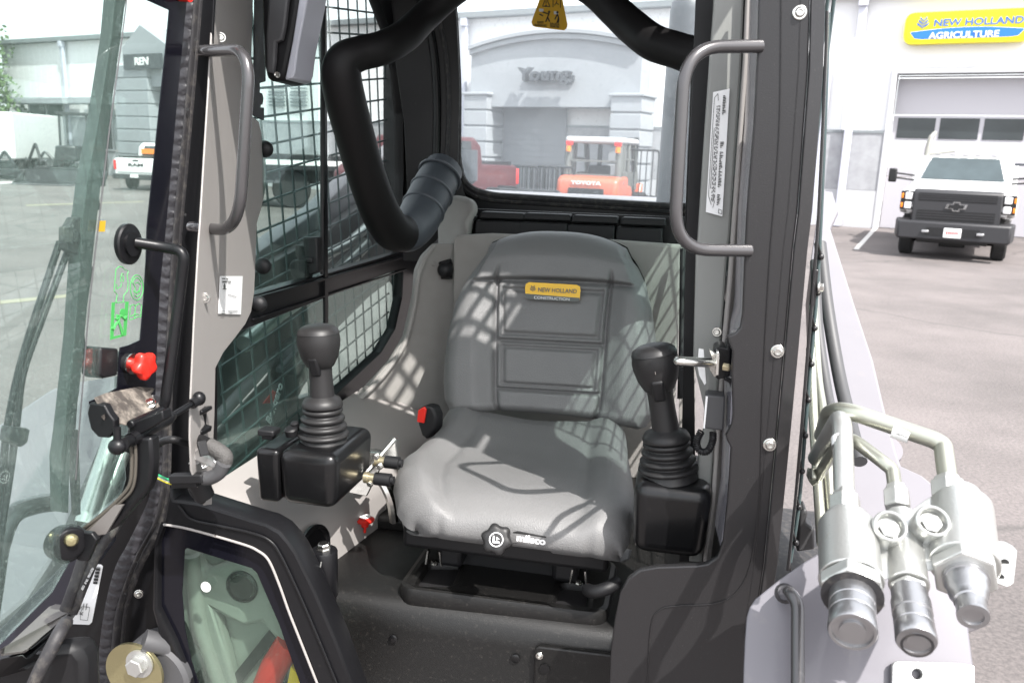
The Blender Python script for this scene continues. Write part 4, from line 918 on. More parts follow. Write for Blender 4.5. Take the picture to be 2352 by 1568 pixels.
# ---------------------------------------------------------------- joysticks
def joystick(cx0, base, top, head, Yj, boxpts, rb, hf=1, gf=1):
    j = bpy.data.objects.new('joystick', None); C.objects.link(j); j.parent = ld; j.location = -B0
    bs, tp, hd = A(*base, Yj), A(*top, Yj), A(*head, Yj)
    ax = (tp-bs).normalized(); L = (tp-bs).length; pr = [(rb*.98,-.012)]
    n = 4
    for i in range(n):
        r = rb*(1-.07*i); z = L*i/n*.78
        pr += [(r*.86, z), (r*.95, z+L*.02), (r*1.0, z+L*.055), (r*1.0, z+L*.09), (r*.95, z+L*.125), (r*.84, z+L*.14), (r*.80, z+L*.16)]
    b = MB(); b.lathe(pr, bs, ax, 40); b.build('bellows', K['joy'], j, ang=80)
    b = MB(); b.lathe([(rb*.78,L*.74),(rb*.80,L*.78),(rb*.78,L*.84),(rb*.70,L*.93),(rb*.50,L*.985),(rb*.42,L*1.04),(rb*.36,L*1.1)], bs, ax, 40); b.build('collar', K['joy'], j, ang=80)
    a2 = (hd-tp).normalized(); L2 = (hd-tp).length; up = Vector((0,-.15,1)).normalized()
    b = MB(); P = [tp-a2*.01+ax*0]+[tp+a2*(L2*t) for t in (.15,.3,.5,.7,.85,1)]
    b.tube(P, [rb*gf*k for k in (.46,.44,.425,.42,.43,.46,.5)], 24); b.build('grip', K['joy'], j, ang=80)
    rot = a2.to_track_quat('Z', 'Y').to_matrix()
    rh = rb*hf
    b = MB(); b.lathe([(rh*.30,-.040),(rh*.50,-.032),(rh*.66,-.016),(rh*.755,.004),(rh*.775,.016),(rh*.74,.028)], hd, a2, 40); b.build('head', K['joy'], j, ang=80)
    b = MB(); b.lathe([(rh*.755,.0285),(rh*.70,.036),(rh*.52,.042),(rh*.28,.045),(.0001,.046)], hd, a2, 40); b.build('cap', K['joy'], j, ang=80)
    fr = (Vector((.0,-1,0))-a2*a2.dot(Vector((0,-1,0)))).normalized(); sd = a2.cross(fr)
    b = MB(); b.ell(hd+fr*rb*.70+a2*.006, .0022,.0030,.007, Matrix((sd, fr, a2)).transposed()); b.build('toggle', K['steel'], j)
    b = MB(); b.box(hd+fr*rb*.46-a2*.028, (rb*.42,.016,.040), Matrix((sd, (fr+a2*-.35).normalized(), (a2+fr*.35).normalized())).transposed()); b.build('trigger', K['blackm'], j, .005, bseg=3)
    b = MB(); b.lathe([(.0045,0),(.0045,.001),(.003,.001),(.003,-.002)], hd+fr*rb*.37-a2*(L2*.62), fr, 12); b.build('grip_hole', K['ink'], j)
    return j
jl = joystick(0, (743,1003), (740,908), (733,800), 1.38, None, .0470, hf=1.08, gf=1.06)
bw = MB(); Yl = 1.32
P_ = [(641,1010),(650,1004),(760,1028),(770,1030),(786,1026),(822,985),(824,1060),(818,1090),(790,1128),(765,1142),(723,1147),(660,1139),(641,1132)]
def housing(name, front, Y, depth, top=None, m=K['blackg'], bev=.014):
    b = MB(); b.prism([A(x, y, Y) for x, y in front], (0, depth, 0)); return b.build(name, m, jl if 'left' in name else None, bev, bseg=4)
# left housing: boxes in machine axes, top just under the bellows
def hbox(x0, x1, y0, y1, z0, z1, parent, m, bev, taper=0, name='housing'):
    b = MB(); b.add([(x0+taper,y0+taper,z0),(x1-taper,y0+taper,z0),(x1-taper,y1,z0),(x0+taper,y1,z0),(x0,y0,z1),(x1,y0,z1),(x1,y1,z1),(x0,y1,z1)], [(0,1,2,3),(4,5,6,7),(0,1,5,4),(1,2,6,5),(2,3,7,6),(3,0,4,7)])
    return b.build(name, m, parent, bev, bseg=5)
bs = A(743,1000,1.38); zt = bs.z-.008
pl_ = A(632,1010,1.30); pr_ = A(758,1032,1.30)
hbox(pl_.x+.001, pr_.x+.010, 1.300, 1.49, zt-.105, zt, jl, K['blackg'], .020, .004)
h2 = hbox(pl_.x-.042, pl_.x+.004, 1.302, 1.46, zt-.105, zt-.002, jl, K['blackg'], .010, .003, 'housing_cover')
b = MB(); p = A(618,990,1.33); b.box(p, (.032,.03,.012)); b.box(p+Vector((0,0,-.008)), (.022,.02,.012)); b.build('rocker_switch', K['blackm'], jl, .003)
b = MB(); p = A(668,985,1.36); b.lathe([(.012,-.012),(.012,0),(.009,.003),(.0001,.003)], p, (0,-.3,1), 16); b.lathe([(.0075,-.012),(.0075,.004),(.0001,.007)], A(677,975,1.37), (0,-.3,1), 12); b.build('socket', K['blackm'], jl)
jr = joystick(0, (1535,1080), (1529,985), (1508,850), 1.36, None, .0505)
bs = A(1535,1085,1.36); zt = bs.z-.004
hbox(A(1459,1085,1.34).x, A(1640,1085,1.34).x, 1.30, 1.47, zt-.125, zt, jr, K['blackg'], .022, .006)
b = MB(); b.tube([A(1462,1205,1.45),A(1462,1245,1.45)], .006, 8); b.box(A(1463,1230,1.44), (.008,.02,.03)); b.build('housing_bracket', K['steel'], jr, .002)
# galvanised arm bracket of the left joystick, with two pins
b = MB(); b.prism(seq([(822,1035,1.50),(880,1040,1.50),(902,1004,1.52),(908,1010,1.52),(912,1050,1.52),(872,1080,1.50),(842,1140,1.48),(800,1132,1.46),(815,1090,1.47)]), (0,.006,0))
b.prism(seq([(905,1003,1.52),(911,1008,1.52),(842,1090,1.44),(836,1084,1.44)]), (0,.012,-.004)); b.prism(seq([(820,1030,1.48),(870,1038,1.54),(860,1070,1.54),(815,1060,1.48)]), (0,.02,.0))
ab = b.build('arm_bracket', K['steel'], ld, .002)
for (x, y, x2, y2, Y) in ((868,1058,924,1064,1.46),(842,1096,905,1103,1.43)):
    d = A(x2,y2,Y)-A(x,y,Y); L = d.length; b = MB(); b.lathe([(.007,L*.3),(.0125,L*.32),(.0125,L*.88),(.008,L*.9),(.008,L)], A(x,y,Y), d, 20); b.build('pivot_pin', K['blackm'], ab)
    b = MB(); b.lathe([(.011,-.004),(.011,L*.08),(.009,L*.08),(.009,L*.33)], A(x,y,Y), d, 14); b.build('pin_bush', K['brass'], ab)
b = MB(); b.tube(spline(seq([(856,1090,1.5),(880,1110,1.5),(898,1150,1.5),(905,1195,1.52)]), 6), .010, 8); b.prism(seq([(880,1096,1.52),(920,1110,1.56),(926,1190,1.56),(890,1180,1.54)]), (0,.008,0)); b.build('support_arm', K['steel'], ld)
for x, y in ((872,1070),(864,1048),(850,1110)): bolt(A(x,y,1.425), NF, .007, parent=ab, hexh=True)
# ---------------------------------------------------------------- overhead lap bar
lb_ = bpy.data.objects.new('lap_bar', None); C.objects.link(lb_); lb_.parent = ld; lb_.location = -B0
def wtube(pts, rpx, m, name, sub=8):                # radius given in grid units at each point
    P = spline(seq(pts), sub); n = len(pts); rs = []
    for i in range(len(P)):
        t = i/sub; k = min(int(t), n-2); f = t-k; Y = pts[k][2]+(pts[k+1][2]-pts[k][2])*f; r = rpx[k]+(rpx[k+1]-rpx[k])*f; rs.append(r*Y/FPX*1.02)
    b = MB(); b.tube(P, rs, 28); return b.build(name, m, lb_, ang=80)
wtube([(1180,-95,1.86),(1110,-62,1.84),(1040,-18,1.82),(975,40,1.78),(930,83,1.72),(880,110,1.66),(825,124,1.62),(792,140,1.60),(784,172,1.60),(793,228,1.62),(812,300,1.66),(836,385,1.72),(858,450,1.78),(880,500,1.86),(905,532,1.95),(938,536,2.03)],
      [30,31,31,32,35,37,38,42,46,47,46,45,45,46,46,42], K['foam'], 'left_pad')
pads = wtube([(905,535,1.96),(935,534,2.02),(958,508,2.08),(978,468,2.13),(1000,424,2.19),(1020,388,2.24)], [38,46,50,50,49,44], K['pad'], 'pivot_sleeve')
def ring(px, py, Y, dx, dy, r):
    c = A(px, py, Y); ax = (A(px+dx, py+dy, Y+.05*1)-c).normalized(); b = MB()
    pts = []; u = ax.orthogonal().normalized(); w = ax.cross(u)
    for k in range(33): a = 2*math.pi*k/32; pts.append(c+(u*math.cos(a)+w*math.sin(a))*r*Y/FPX)
    b.tube(pts, .0045, 8, cap=False); return b.build('sleeve_rib', K['pad'], pads)
for (x, y, Y) in ((1010,404,2.215),(991,442,2.165),(972,480,2.115)): ring(x, y, Y, 22, -40, 50)
wtube([(1215,-98,1.84),(1290,-60,1.83),(1360,-20,1.82),(1412,25,1.80),(1452,62,1.77),(1500,98,1.72),(1560,118,1.68),(1605,136,1.66),(1632,170,1.66),(1630,240,1.68),(1618,360,1.74),(1607,480,1.82),(1600,545,1.88)],
      [30,31,31,34,36,37,37,40,44,42,36,30,26], K['foam'], 'right_pad')
wtube([(1180,-95,1.86),(1200,-100,1.86),(1215,-98,1.84)], [28,28,28], K['foam'], 'cross_bar')
# exit sticker on the rear glass
yg = Yp(YB-.004)
es = plate('exit_sticker', [(1244,-12),(1290,-12),(1304,58),(1302,66),(1296,71),(1230,63),(1224,60),(1221,52)], yg, .001, K['yellow'], ld, bevel=.0002, push=.004)
text_px('sticker_lettering', 'EXIT', (1235,55), (1250,56), (1235,50), yg, K['ink'], es, push=.006, bold=.02)
text_px('sticker_lettering', 'AUSGANG', (1228,61), (1256,63), (1228,56), yg, K['ink'], es, push=.006, bold=.02)
text_px('sticker_lettering', 'SALIDA', (1264,58), (1286,60), (1264,53), yg, K['ink'], es, push=.006, bold=.02)
text_px('sticker_lettering', 'SORTIE', (1264,64), (1285,66), (1264,59), yg, K['ink'], es, push=.006, bold=.02)
def person_icon(name, pts, plane, m, parent, push, r):
    b = MB(); p, e1, e2, n = frame_of(plane)
    for seg in pts:
        P = [at(x, y, plane)+n*push for x, y in seg]
        if len(P) == 1: b.lathe([(r*1.5,0),(r*1.5,.0004)], P[0], n, 12)
        else:
            for i in range(len(P)-1): b.bar(P[i], P[i+1], r*1.5, .0005, n)
    return b.build(name, m, parent, smooth=False)
person_icon('sticker_figures', [[(1262,29)],[(1262,32),(1258,42),(1254,52)],[(1259,42),(1263,51)],[(1261,34),(1247,29)],[(1281,30)],[(1281,34),(1284,44),(1283,54)],[(1281,34),(1275,46)],[(1283,44),(1280,54)],[(1240,34),(1248,38)]], yg, K['ink'], es, .0058, .0022)
person_icon('sticker_warning_mark', [[(1247,16),(1255,-4),(1264,17),(1247,16)],[(1255,4),(1255,10)],[(1255,14)],[(1271,18),(1271,-8),(1288,-8),(1288,19)],[(1280,0)],[(1280,3),(1278,9),(1274,14)],[(1279,9),(1284,12)]], yg, K['ink'], es, .0058, .0014)
b = MB(); pz, e1, e2, n = frame_of(yg)
for x, y in ((1244,25),(1278,31)): b.prism([at(x+a, y+c, yg)+n*.0055 for a, c in ((-5,-4),(5,-3),(5,4),(-5,3))], n*.0005)
b.build('sticker_windows', K['white'], es, smooth=False)
# ---------------------------------------------------------------- outside rear: hood and exhaust stack
b = MB(); P_ = [at(x, y, Zp(-.145)) for x, y in ((1010,470),(1700,505))]; b.bx(-.95,.35,2.62,3.5,-.35,-.080); b.build('engine_hood', K['arm'], ld, .02)
b = MB(); c = A(1578,60,2.75); b.lathe([(.055,-.62),(.055,.04),(.052,.065),(.04,.085),(.02,.095),(.0001,.098)], Vector((c.x,c.y,c.z)), (0,0,1), 28); b.build('exhaust_stack', K['pad'], ld, ang=80)
# round chrome fitting behind the rear glass at left
b = MB(); b.tube([A(1065,415,2.9),A(1065,345,2.9)], .05, 16); b.ell(A(1084,400,2.9), .02,.02,.035); b.build('rear_work_light', K['pad'], ld)
# ---------------------------------------------------------------- right front pillar and lower frame
pil = plate('cab_frame', [(1745,-60),(1739,121),(1731,282),(1715,483),(1711,574),(1705,720),(1700,752),(1688,765),(1671,772),(1673,782),(1682,808),(1680,852),(1683,950),(1680,975),(1667,1000),(1670,1012),(1678,1028),(1671,1148),(1660,1245),(1648,1278),(1625,1294),(1600,1298),(1510,1301),(1470,1308),(1443,1328),(1424,1360),(1412,1420),(1402,1500),(1396,1640),(1700,1680),(1730,1462),(1755,1300),(1770,1148),(1783,1013),(1803,794),(1822,574),(1833,483),(1857,161),(1863,-60)], Yp(YF), .012, K['graphite'], ld, bevel=.003)
# fold along its outer edge and the return behind it
def strip(name, pts, Y0, dx, dy, m, parent=ld, th=.004, bev=.001):
    """band following px points at depth Y0, sweeping by (dx, dy) metres"""
    b = MB(); P = [A(x, y, Y0) for x, y in pts]; n = len(P); o = Vector((dx, dy, 0)); t = o.cross(Vector((0,0,1))).normalized()*th
    vs = P+[p+o for p in P]+[p+o+t for p in P]+[p+t for p in P]
    fs = []
    for i in range(n-1):
        for k in range(4): fs.append((k*n+i, k*n+i+1, ((k+1)%4)*n+i+1, ((k+1)%4)*n+i))
    fs += [tuple(k*n for k in range(4)), tuple(k*n+n-1 for k in range(4))[::-1]]
    b.add(vs, fs); return b.build(name, m, parent, bev, ang=30)
edge_o = [(1862,-60),(1856,161),(1832,483),(1821,574),(1802,794),(1782,1013),(1769,1148),(1754,1300),(1730,1460)]
strip('frame_fold', edge_o, YF-.0008, .019, .014, K['graphite'], pil)
b = MB(); b.tube([A(x-22, y, YF+.0002) for x, y in edge_o], .0009, 6); b.build('press_line', K['graphite'], pil)
b = MB(); b.tube(spline([A(x, y, YF-.001) for x, y in [(1795,-40),(1790,300),(1768,600),(1752,900),(1745,1130),(1725,1290),(1690,1360),(1640,1385),(1560,1390),(1515,1400),(1495,1440),(1485,1600)]]), .0009, 6); b.build('press_line', K['graphite'], pil)
strip('frame_return', [(1745,-60),(1739,121),(1731,282),(1715,483),(1705,720),(1696,760),(1680,900),(1671,1148),(1655,1260)], YF+.012, -.006, .10, mat('bright_frame_return', (.26,.255,.29), .2, metal=.3, coat=.5, bump=.3, bscale=60), pil)
strip('frame_seal', [(1712,-60),(1704,141),(1690,340),(1676,540),(1669,640),(1656,783),(1642,995),(1631,1148),(1612,1290)], 1.345, .010, .012, K['trim'], pil, .008, .003)
# grey trim strip of the right pillar with its decal
trr = plate('pillar_trim', [(1641,-60),(1638,20),(1630,129),(1616,330),(1602,548),(1598,585),(1592,830),(1610,905),(1622,960),(1605,1032),(1598,1148),(1583,1290),(1612,1292),(1632,1148),(1643,995),(1657,783),(1670,596),(1677,540),(1691,340),(1704,141),(1712,-60)], Yp(1.36), .02, K['trimg'], ld, bevel=.004)
plate('trim_side', [(1600,-60),(1645,-60),(1604,560),(1594,830),(1600,1290),(1560,1290),(1575,560)], Yp(1.44), .02, K['blackm'], ld)
dc = plate('warning_decal', [(1638,212),(1676,204),(1659,497),(1621,487)], Yp(1.355), .0006, K['white'], trr, bevel=.0001)
b = MB(); pl_p = Yp(1.3535)
def dl(u, v): 
    p0, p1, p2, p3 = [Vector((x, y)) for x, y in ((1638,212),(1676,204),(1659,497),(1621,487))]
    q = (p0*(1-v)+p3*v)*(1-u)+(p1*(1-v)+p2*v)*u; return at(q.x, q.y, pl_p)
rn = random.Random(4)
for col in (.30,.38,.46):
    v = .12
    while v < .88:
        w_ = rn.uniform(.008,.03); b.bar(dl(col, v), dl(col, v+w_), .0011, .0003, NF); v += w_+rn.uniform(.006,.02)
for g_ in ((.05,.2),(.42,.47),(.5,.78),(.84,.93)):
    v = g_[0]
    while v < g_[1]:
        L_ = rn.uniform(.08,.22); b.bar(dl(.62, v), dl(.62+L_, v), .0014, .0003, NF); v += .013
for a_ in ((.1,.05,.3,.02),(.3,.02,.35,.08),(.1,.05,.1,.86),(.1,.86,.3,.93),(.2,.3,.2,.8),(.35,.85,.48,.90),(.48,.9,.4,.95),(.75,.95,.95,.955),(.95,.955,.95,.985),(.95,.985,.75,.98),(.75,.98,.75,.95)):
    b.bar(dl(a_[0],a_[1]), dl(a_[2],a_[3]), .0007, .0003, NF)
b.build('decal_printing', K['ink'], dc, smooth=False)
# grab handles
hr = MB(); hr.tube(fillet(seq([(1747,107,YF+.002),(1574,108,YF-.06),(1547,573,YF-.06),(1722,576,YF+.002)]), [0,.058,.058,0], n=14), .0088, 18); hro = hr.build('grab_handle', K['handle'], ld)
hl_ = MB(); hl_.tube(fillet(seq([(462,118,YF+.03),(575,114,YF-.05),(548,532,YF-.05),(440,521,YF+.03)]), [0,.055,.065,0], n=14), .0092, 18); hl_.build('grab_handle', K['handle'], ld)
for x, y in ((1837,29),(1786,807),(1768,1021)): bolt(A(x, y, YF-.0005), NF, .0098, parent=pil, name='frame_bolt')
bolt(A(1849+0, 770, YF+.001)+Vector((0,0,.9)), NF, .004, parent=pil)
bolt(A(1647,762,1.355), (-.2,-1,0), .008, parent=ld, name='screw')
# latch striker, bracket, sensor box, coiled lead
b = MB(); b.prism(seq([(1640,803,1.27),(1655,796,1.27),(1669,800,1.27),(1668,790,1.27),(1678,790,1.27),(1676,865,1.27),(1650,872,1.27),(1640,862,1.27)]), (0,.05,0)); br = b.build('latch_bracket', K['black'], ld, .002)
b = MB(); b.prism(seq([(1627,800,1.245),(1644,812,1.235),(1650,808,1.235),(1648,862,1.235),(1640,866,1.235),(1629,848,1.245),(1636,825,1.24)]), (0,.008,0)); b.prism(seq([(1646,806,1.233),(1653,810,1.233),(1651,862,1.233),(1643,862,1.233)]), (0,.02,0)); b.build('striker_plate', K['steel'], br, .001)
b = MB(); b.tube(fillet(seq([(1640,836,1.24),(1595,833,1.16),(1556,830,1.14),(1556,826,1.20),(1600,828,1.26),(1640,830,1.30)]), .012, n=6), .0055, 14); b.build('striker_loop', K['steel'], br)
plate('striker_label', [(1605,800),(1616,802),(1622,880),(1618,884),(1606,862),(1602,840)], Yp(1.30), .001, K['white'], br)
b = MB(); b.lathe([(.006,0),(.006,.008),(.004,.01)], A(1662,842,1.235), (1,-.4,0), 6); b.build('nut', K['brass'], br)
b = MB(); b.tube(fillet(seq([(1664,868,1.25),(1680,875,1.25),(1684,900,1.25),(1678,988,1.25)]), .01), .0035, 8); b.build('bracket_edge', K['black'], br)
b = MB(); b.prism(seq([(1622,906,1.27),(1666,910,1.27),(1662,990,1.27),(1616,984,1.27)]), (0,.035,0)); sb_ = b.build('sensor_box', K['sleeve'], ld, .003)
plate('sensor_label', [(1621,909),(1626,910),(1619,984),(1615,983)], Yp(1.2685), .0006, K['white'], sb_)
b = MB(); c1_, c2_ = seq([(1622,985,1.275)]), None
path = spline(seq([(1611,990,1.28),(1600,1012,1.28),(1606,1034,1.28),(1624,1036,1.28),(1636,1015,1.28),(1638,992,1.28)]), 60); P_ = []
for i, p in enumerate(path):
    t = (path[min(i+1,len(path)-1)]-path[max(i-1,0)]).normalized(); u = t.cross(NF).normalized(); w = t.cross(u); a = i/len(path)*2*math.pi*26
    P_.append(p+(u*math.cos(a)+w*math.sin(a))*.0045)
b.tube(P_, .0016, 6); b.build('coiled_lead', K['blackm'], sb_)
# edge of the right side guard standing proud of the pillar
strip('guard_frame', [(1896,25),(1892,140),(1884,330),(1876,500),(1864,660),(1852,800),(1836,1000),(1822,1160),(1806,1310)], YF+.02, .004, .02, K['graphite'], ld)
tpx([(1903,30,YF+.05),(1893,330,YF+.05),(1878,640,YF+.05),(1858,880,YF+.05),(1836,1148,YF+.05),(1815,1290,YF+.05)], .0028, K['mesh'], name='guard_edge_wire', sp=True)
b = MB()
for i in range(11):
    y = 560+i*82; x = 1884-(y-500)*.088; b.tube([A(x-1,y,YF+.035), A(x+7,y+28,YF+.045)], .002, 6); b.ell(A(x+7,y+30,YF+.045), .0045,.0045,.005)
b.build('guard_clip', K['graphite'], ld)
b = MB(); b.prism(seq([(1868,618,YF+.03),(1881,620,YF+.03),(1872,703,YF+.03),(1860,703,YF+.03)]), (0,.01,0)); cb = b.build('guard_clamp', K['graphite'], ld, .001)
bolt(A(1880,660,YF+.03), (1,-.25,.1), .0085, parent=cb, hexh=True, name='nut')
# ---------------------------------------------------------------- left front frame, seals, trim
tp_ = vplane(-.755, 1.262, -.835, 1.54)
trp = plate('pillar_trim', [(493,-60),(487,73),(480,200),(470,360),(461,509),(457,560),(447,737),(439,912),(437,1000),(440,1080),(470,1160),(487,1158),(489,1040),(493,950),(495,846),(513,810),(540,776),(564,744),(577,716),(584,670),(588,574),(590,513),(600,480),(609,440),(611,403),(609,366),(600,304),(595,280),(575,262),(577,150),(583,-60)], tp_, .003, K['trim'], ld, bevel=.003)
for x, y in ((508,87),(471,683)): bolt(at(x, y, tp_)+Vector((.002,-.004,0)), (.5,-.86,0), .0085, parent=trp, name='screw')
bolt(at(494,1330-100,tp_), (.5,-.86,0), .002, parent=trp)
lbp = plate('load_chart_decal', [(503,634),(555,634),(551,722),(499,720)], tp_, .0006, K['white'], trp, bevel=.0001, push=.002)
text_px('decal_lettering', '905 kg', (506,642), (520,642), (506,638), tp_, K['slate'], lbp, push=.003)
text_px('decal_lettering', '2000 LB', (506,649), (526,649), (506,645), tp_, K['slate'], lbp, push=.003)
b = MB(); p, e1, e2, n = frame_of(tp_)
for q in ([(511,651),(513,651),(513,656),(515,656),(512,661),(509,656),(511,656)], [(507,664),(510,661),(514,661),(517,664)]): b.prism([at(x, y, tp_)+n*.0028 for x, y in q], n*.0004)
for i in range(5): b.prism([at(x, y, tp_)+n*.0028 for x, y in ((520+i*4,676+i),(523+i*4,677+i),(523+i*4,678+i),(520+i*4,677+i))], n*.0003)
for x0, x1, y in ((505,513,714),(505,513,719),(520,542,714),(524,530,718)): b.prism([at(x, y_, tp_)+n*.0028 for x, y_ in ((x0,y),(x1,y),(x1,y+1.2),(x0,y+1.2))], n*.0003)
b.build('decal_printing', K['slate'], lbp, smooth=False)
# black clips showing behind the trim edge
b = MB(); 
for x, y in ((603,342),(598,612),(588,700)): p = at(x, y, tp_)+Vector((0,.01,0)); c = MB(); c.ell(p, .018,.014,.017); c.build('trim_clip', K['blackm'], ld)
b.prism([at(x, y, tp_)+Vector((0,.006,0)) for x, y in ((580,-60),(602,-60),(602,186),(588,190),(588,246),(598,246),(598,276),(576,266))], (0,.01,0)); b.prism([at(x, y, tp_)+Vector((0,.002,0)) for x, y in ((589,212),(597,213),(600,225),(598,240),(589,242))], (0,.008,0)); b.build('trim_clip', K['blackm'], ld, .002)
jamb = plate('door_jamb', [(447,-60),(495,-60),(488,80),(471,370),(459,560),(449,740),(440,920),(439,1010),(446,1100),(452,1150),(380,1150),(386,1060),(392,900),(399,700),(402,513),(414,366),(436,100)], Yp(YF+.035), .006, K['black'], ld)
def band(name, L, Rr, Y, m, parent=ld, prof_h=.006, nseg=8, ribs=0):
    """rounded band between a left and a right px edge (same number of points)"""
    Lp = spline([A(x, y, Y) for x, y in L], 12); Rp = spline([A(x, y, Y) for x, y in Rr], 12); n = len(Lp); b = MB()
    def fn(u, v):
        i = round(v*(n-1)); a = math.pi*u; h = math.sin(a)**.6*prof_h
        return Lp[i]*(1-u)+Rp[i]*u+Vector((0,-h,0))
    b.grid(fn, nseg+1, n); return b.build(name, m, parent, ang=60)
sealL = [(424,-60),(414,60),(396,260),(377,513),(365,660),(356,800),(352,900),(350,1040),(345,1126),(328,1177),(292,1250),(263,1307),(238,1410),(219,1568),(212,1640)]
sealM = [(452,-60),(443,60),(426,260),(401,513),(391,660),(383,800),(378,900),(375,1040),(370,1126),(352,1200),(315,1270),(287,1340),(264,1420),(250,1568),(245,1640)]
sealR = [(470,-60),(461,60),(444,260),(421,513),(411,660),(403,800),(397,900),(394,1040),(390,1126),(372,1218),(334,1290),(306,1360),(290,1420),(282,1568),(278,1640)]
rib_m = mat('ribbed_seal_rubber', (.024,.023,.027), .5)
_n = rib_m.node_tree.nodes; _w = _n.new('ShaderNodeTexWave'); _w.bands_direction = 'Z'; _w.inputs['Scale'].default_value = 16; _w.inputs['Distortion'].default_value = 3; _w.inputs['Detail'].default_value = 2; _w.inputs['Detail Scale'].default_value = 4
_t = _n.new('ShaderNodeTexCoord'); _b = _n.new('ShaderNodeBump'); _b.inputs['Strength'].default_value = .45; _b.inputs['Distance'].default_value = .004
rib_m.node_tree.links.new(_t.outputs['Object'], _w.inputs['Vector']); rib_m.node_tree.links.new(_w.outputs[0], _b.inputs['Height']); rib_m.node_tree.links.new(_b.outputs[0], _n['Principled BSDF'].inputs['Normal'])
band('door_seal', sealL, sealM, YF+.01, rib_m, prof_h=.004)
sl2 = band('door_seal_bulb', sealM, [(m_x*.45+r_x*.55, y) for (m_x, y), (r_x, _) in zip(sealM, sealR)], YF+.012, K['rubber'], prof_h=.008)
band('door_seal_lip', [(m_x*.45+r_x*.55, y) for (m_x, y), (r_x, _) in zip(sealM, sealR)], sealR, YF+.02, K['rubber'], prof_h=.005)
b = MB()
for x, y in ((452,92),(434,252),(428,493),(362,1225),(318,1290),(290,1362)): b.lathe([(.0022,0),(.0022,.001)], A(x-2, y, YF+.002), NF, 8)
b.build('vent_hole', K['ink'], sl2)
# left lower frame plate carrying the seal (dirty black)
plate('lower_frame', [(345,1040),(395,1040),(400,1150),(380,1245),(360,1300),(355,1396),(380,1460),(440,1640),(-40,1640),(-40,1520),(60,1420),(190,1290),(250,1215),(300,1150)], Yp(YF+.05), .02, K['black'], ld)
# foot window frame on the left
YW = 1.19
fo = [(388,1118),(400,1146),(455,1153),(574,1191),(612,1202),(643,1220),(664,1244),(682,1270),(725,1358),(775,1475),(835,1640),(430,1640),(375,1500),(348,1400),(352,1245),(372,1200)]
fi = [(376,1206),(420,1213),(478,1228),(560,1252),(592,1266),(615,1286),(639,1341),(660,1400),(684,1461),(735,1590),(745,1640),(452,1640),(437,1568),(400,1475),(362,1398),(362,1250)]
ffr = plate('foot_window_frame', fo, Yp(YW), .05, K['black'], ld, holes=[fi], bevel=.006)
fx = lambda q: [(x*.0+x, y) for x, y in q]
b = MB(); b.tube(spline([A(x, y, YW-.002) for x, y in [(376,1204),(420,1211),(478,1226),(560,1250),(592,1264),(617,1286),(641,1341),(662,1400),(686,1461),(737,1590)]], 6), .0022, 8); b.build('window_gasket', K['trim'], ffr)
b = MB(); b.tube(spline([A(x, y, YW-.003) for x, y in [(410,1160),(440,1192),(500,1206),(574,1222),(618,1240),(645,1275),(690,1370),(735,1475),(790,1610)]], 6), .002, 8); b.build('press_line', K['black'], ffr)
fr_out = fi
fr_in = [(424,1262),(430,1258),(500,1280),(578,1304),(590,1315),(601,1341),(640,1430),(700,1600),(705,1640),(480,1640),(440,1520),(424,1440),(418,1360)]
plate('glass_frit', fi, Yp(YW+.012), .002, K['frit'], ffr, holes=[fr_in], bevel=.0004)
plate('foot_glass', fi, Yp(YW+.016), .004, K['glassf'], ffr, bevel=.0004)
b = MB(); b.lathe([(.0095,0),(.0095,.0008),(.0001,.001)], A(473,1347,YW+.010), NF, 24); b.build('round_sticker', K['white'], ffr)
# behind the foot glass: trim with vent, red hose, yellow bracket
FY = 1.265
b = MB(); b.prism([A(x, y, FY) for x, y in ((395,1262),(430,1262),(470,1312),(540,1285),(605,1310),(660,1360),(700,1470),(640,1480),(600,1430),(560,1440),(520,1420),(492,1405),(520,1500),(560,1660),(450,1660),(400,1500))], (0,.03,0)); ft = b.build('foot_trim', K['trim'], ld, .010, bseg=4)
b = MB(); c = A(554,1348,FY-.004); b.lathe([(.031,.02),(.031,0),(.027,-.003),(.023,.006),(.022,.02)], c, (0,1,0), 30); b.lathe([(.0235,.000),(.018,.002),(.0001,.003)], c, (0,1,0), 24); b.build('air_vent', K['blackg'], ft)
b = MB(); b.tube(spline(seq([(440,1275,FY),(450,1360,FY),(462,1440,FY),(500,1560,FY),(530,1650,FY)])), [.015]*33, 14); b.build('hose_bulge', K['trim'], ft)
b = MB(); b.tube(seq([(668,1470,FY+.01),(630,1530,FY+.01),(585,1640,FY+.01)]), .026, 20); b.build('red_fire_bottle', K['red'], ld)
b = MB(); b.prism(seq([(668,1530,FY-.02),(690,1555,FY-.02),(690,1640,FY-.02),(646,1640,FY-.02)]), (0,.01,0)); b.build('yellow_tag', K['yellow'], ld)
b = MB(); b.bar(A(520,1590,FY+.03), A(640,1440,FY+.03), .04, .02); b.build('pedal_bar', K['blackm'], ld)
b = MB(); b.bx(-.82,-.672,1.302,1.312,-1.25,-.74); b.build('foot_well_back', K['blackm'], ld)
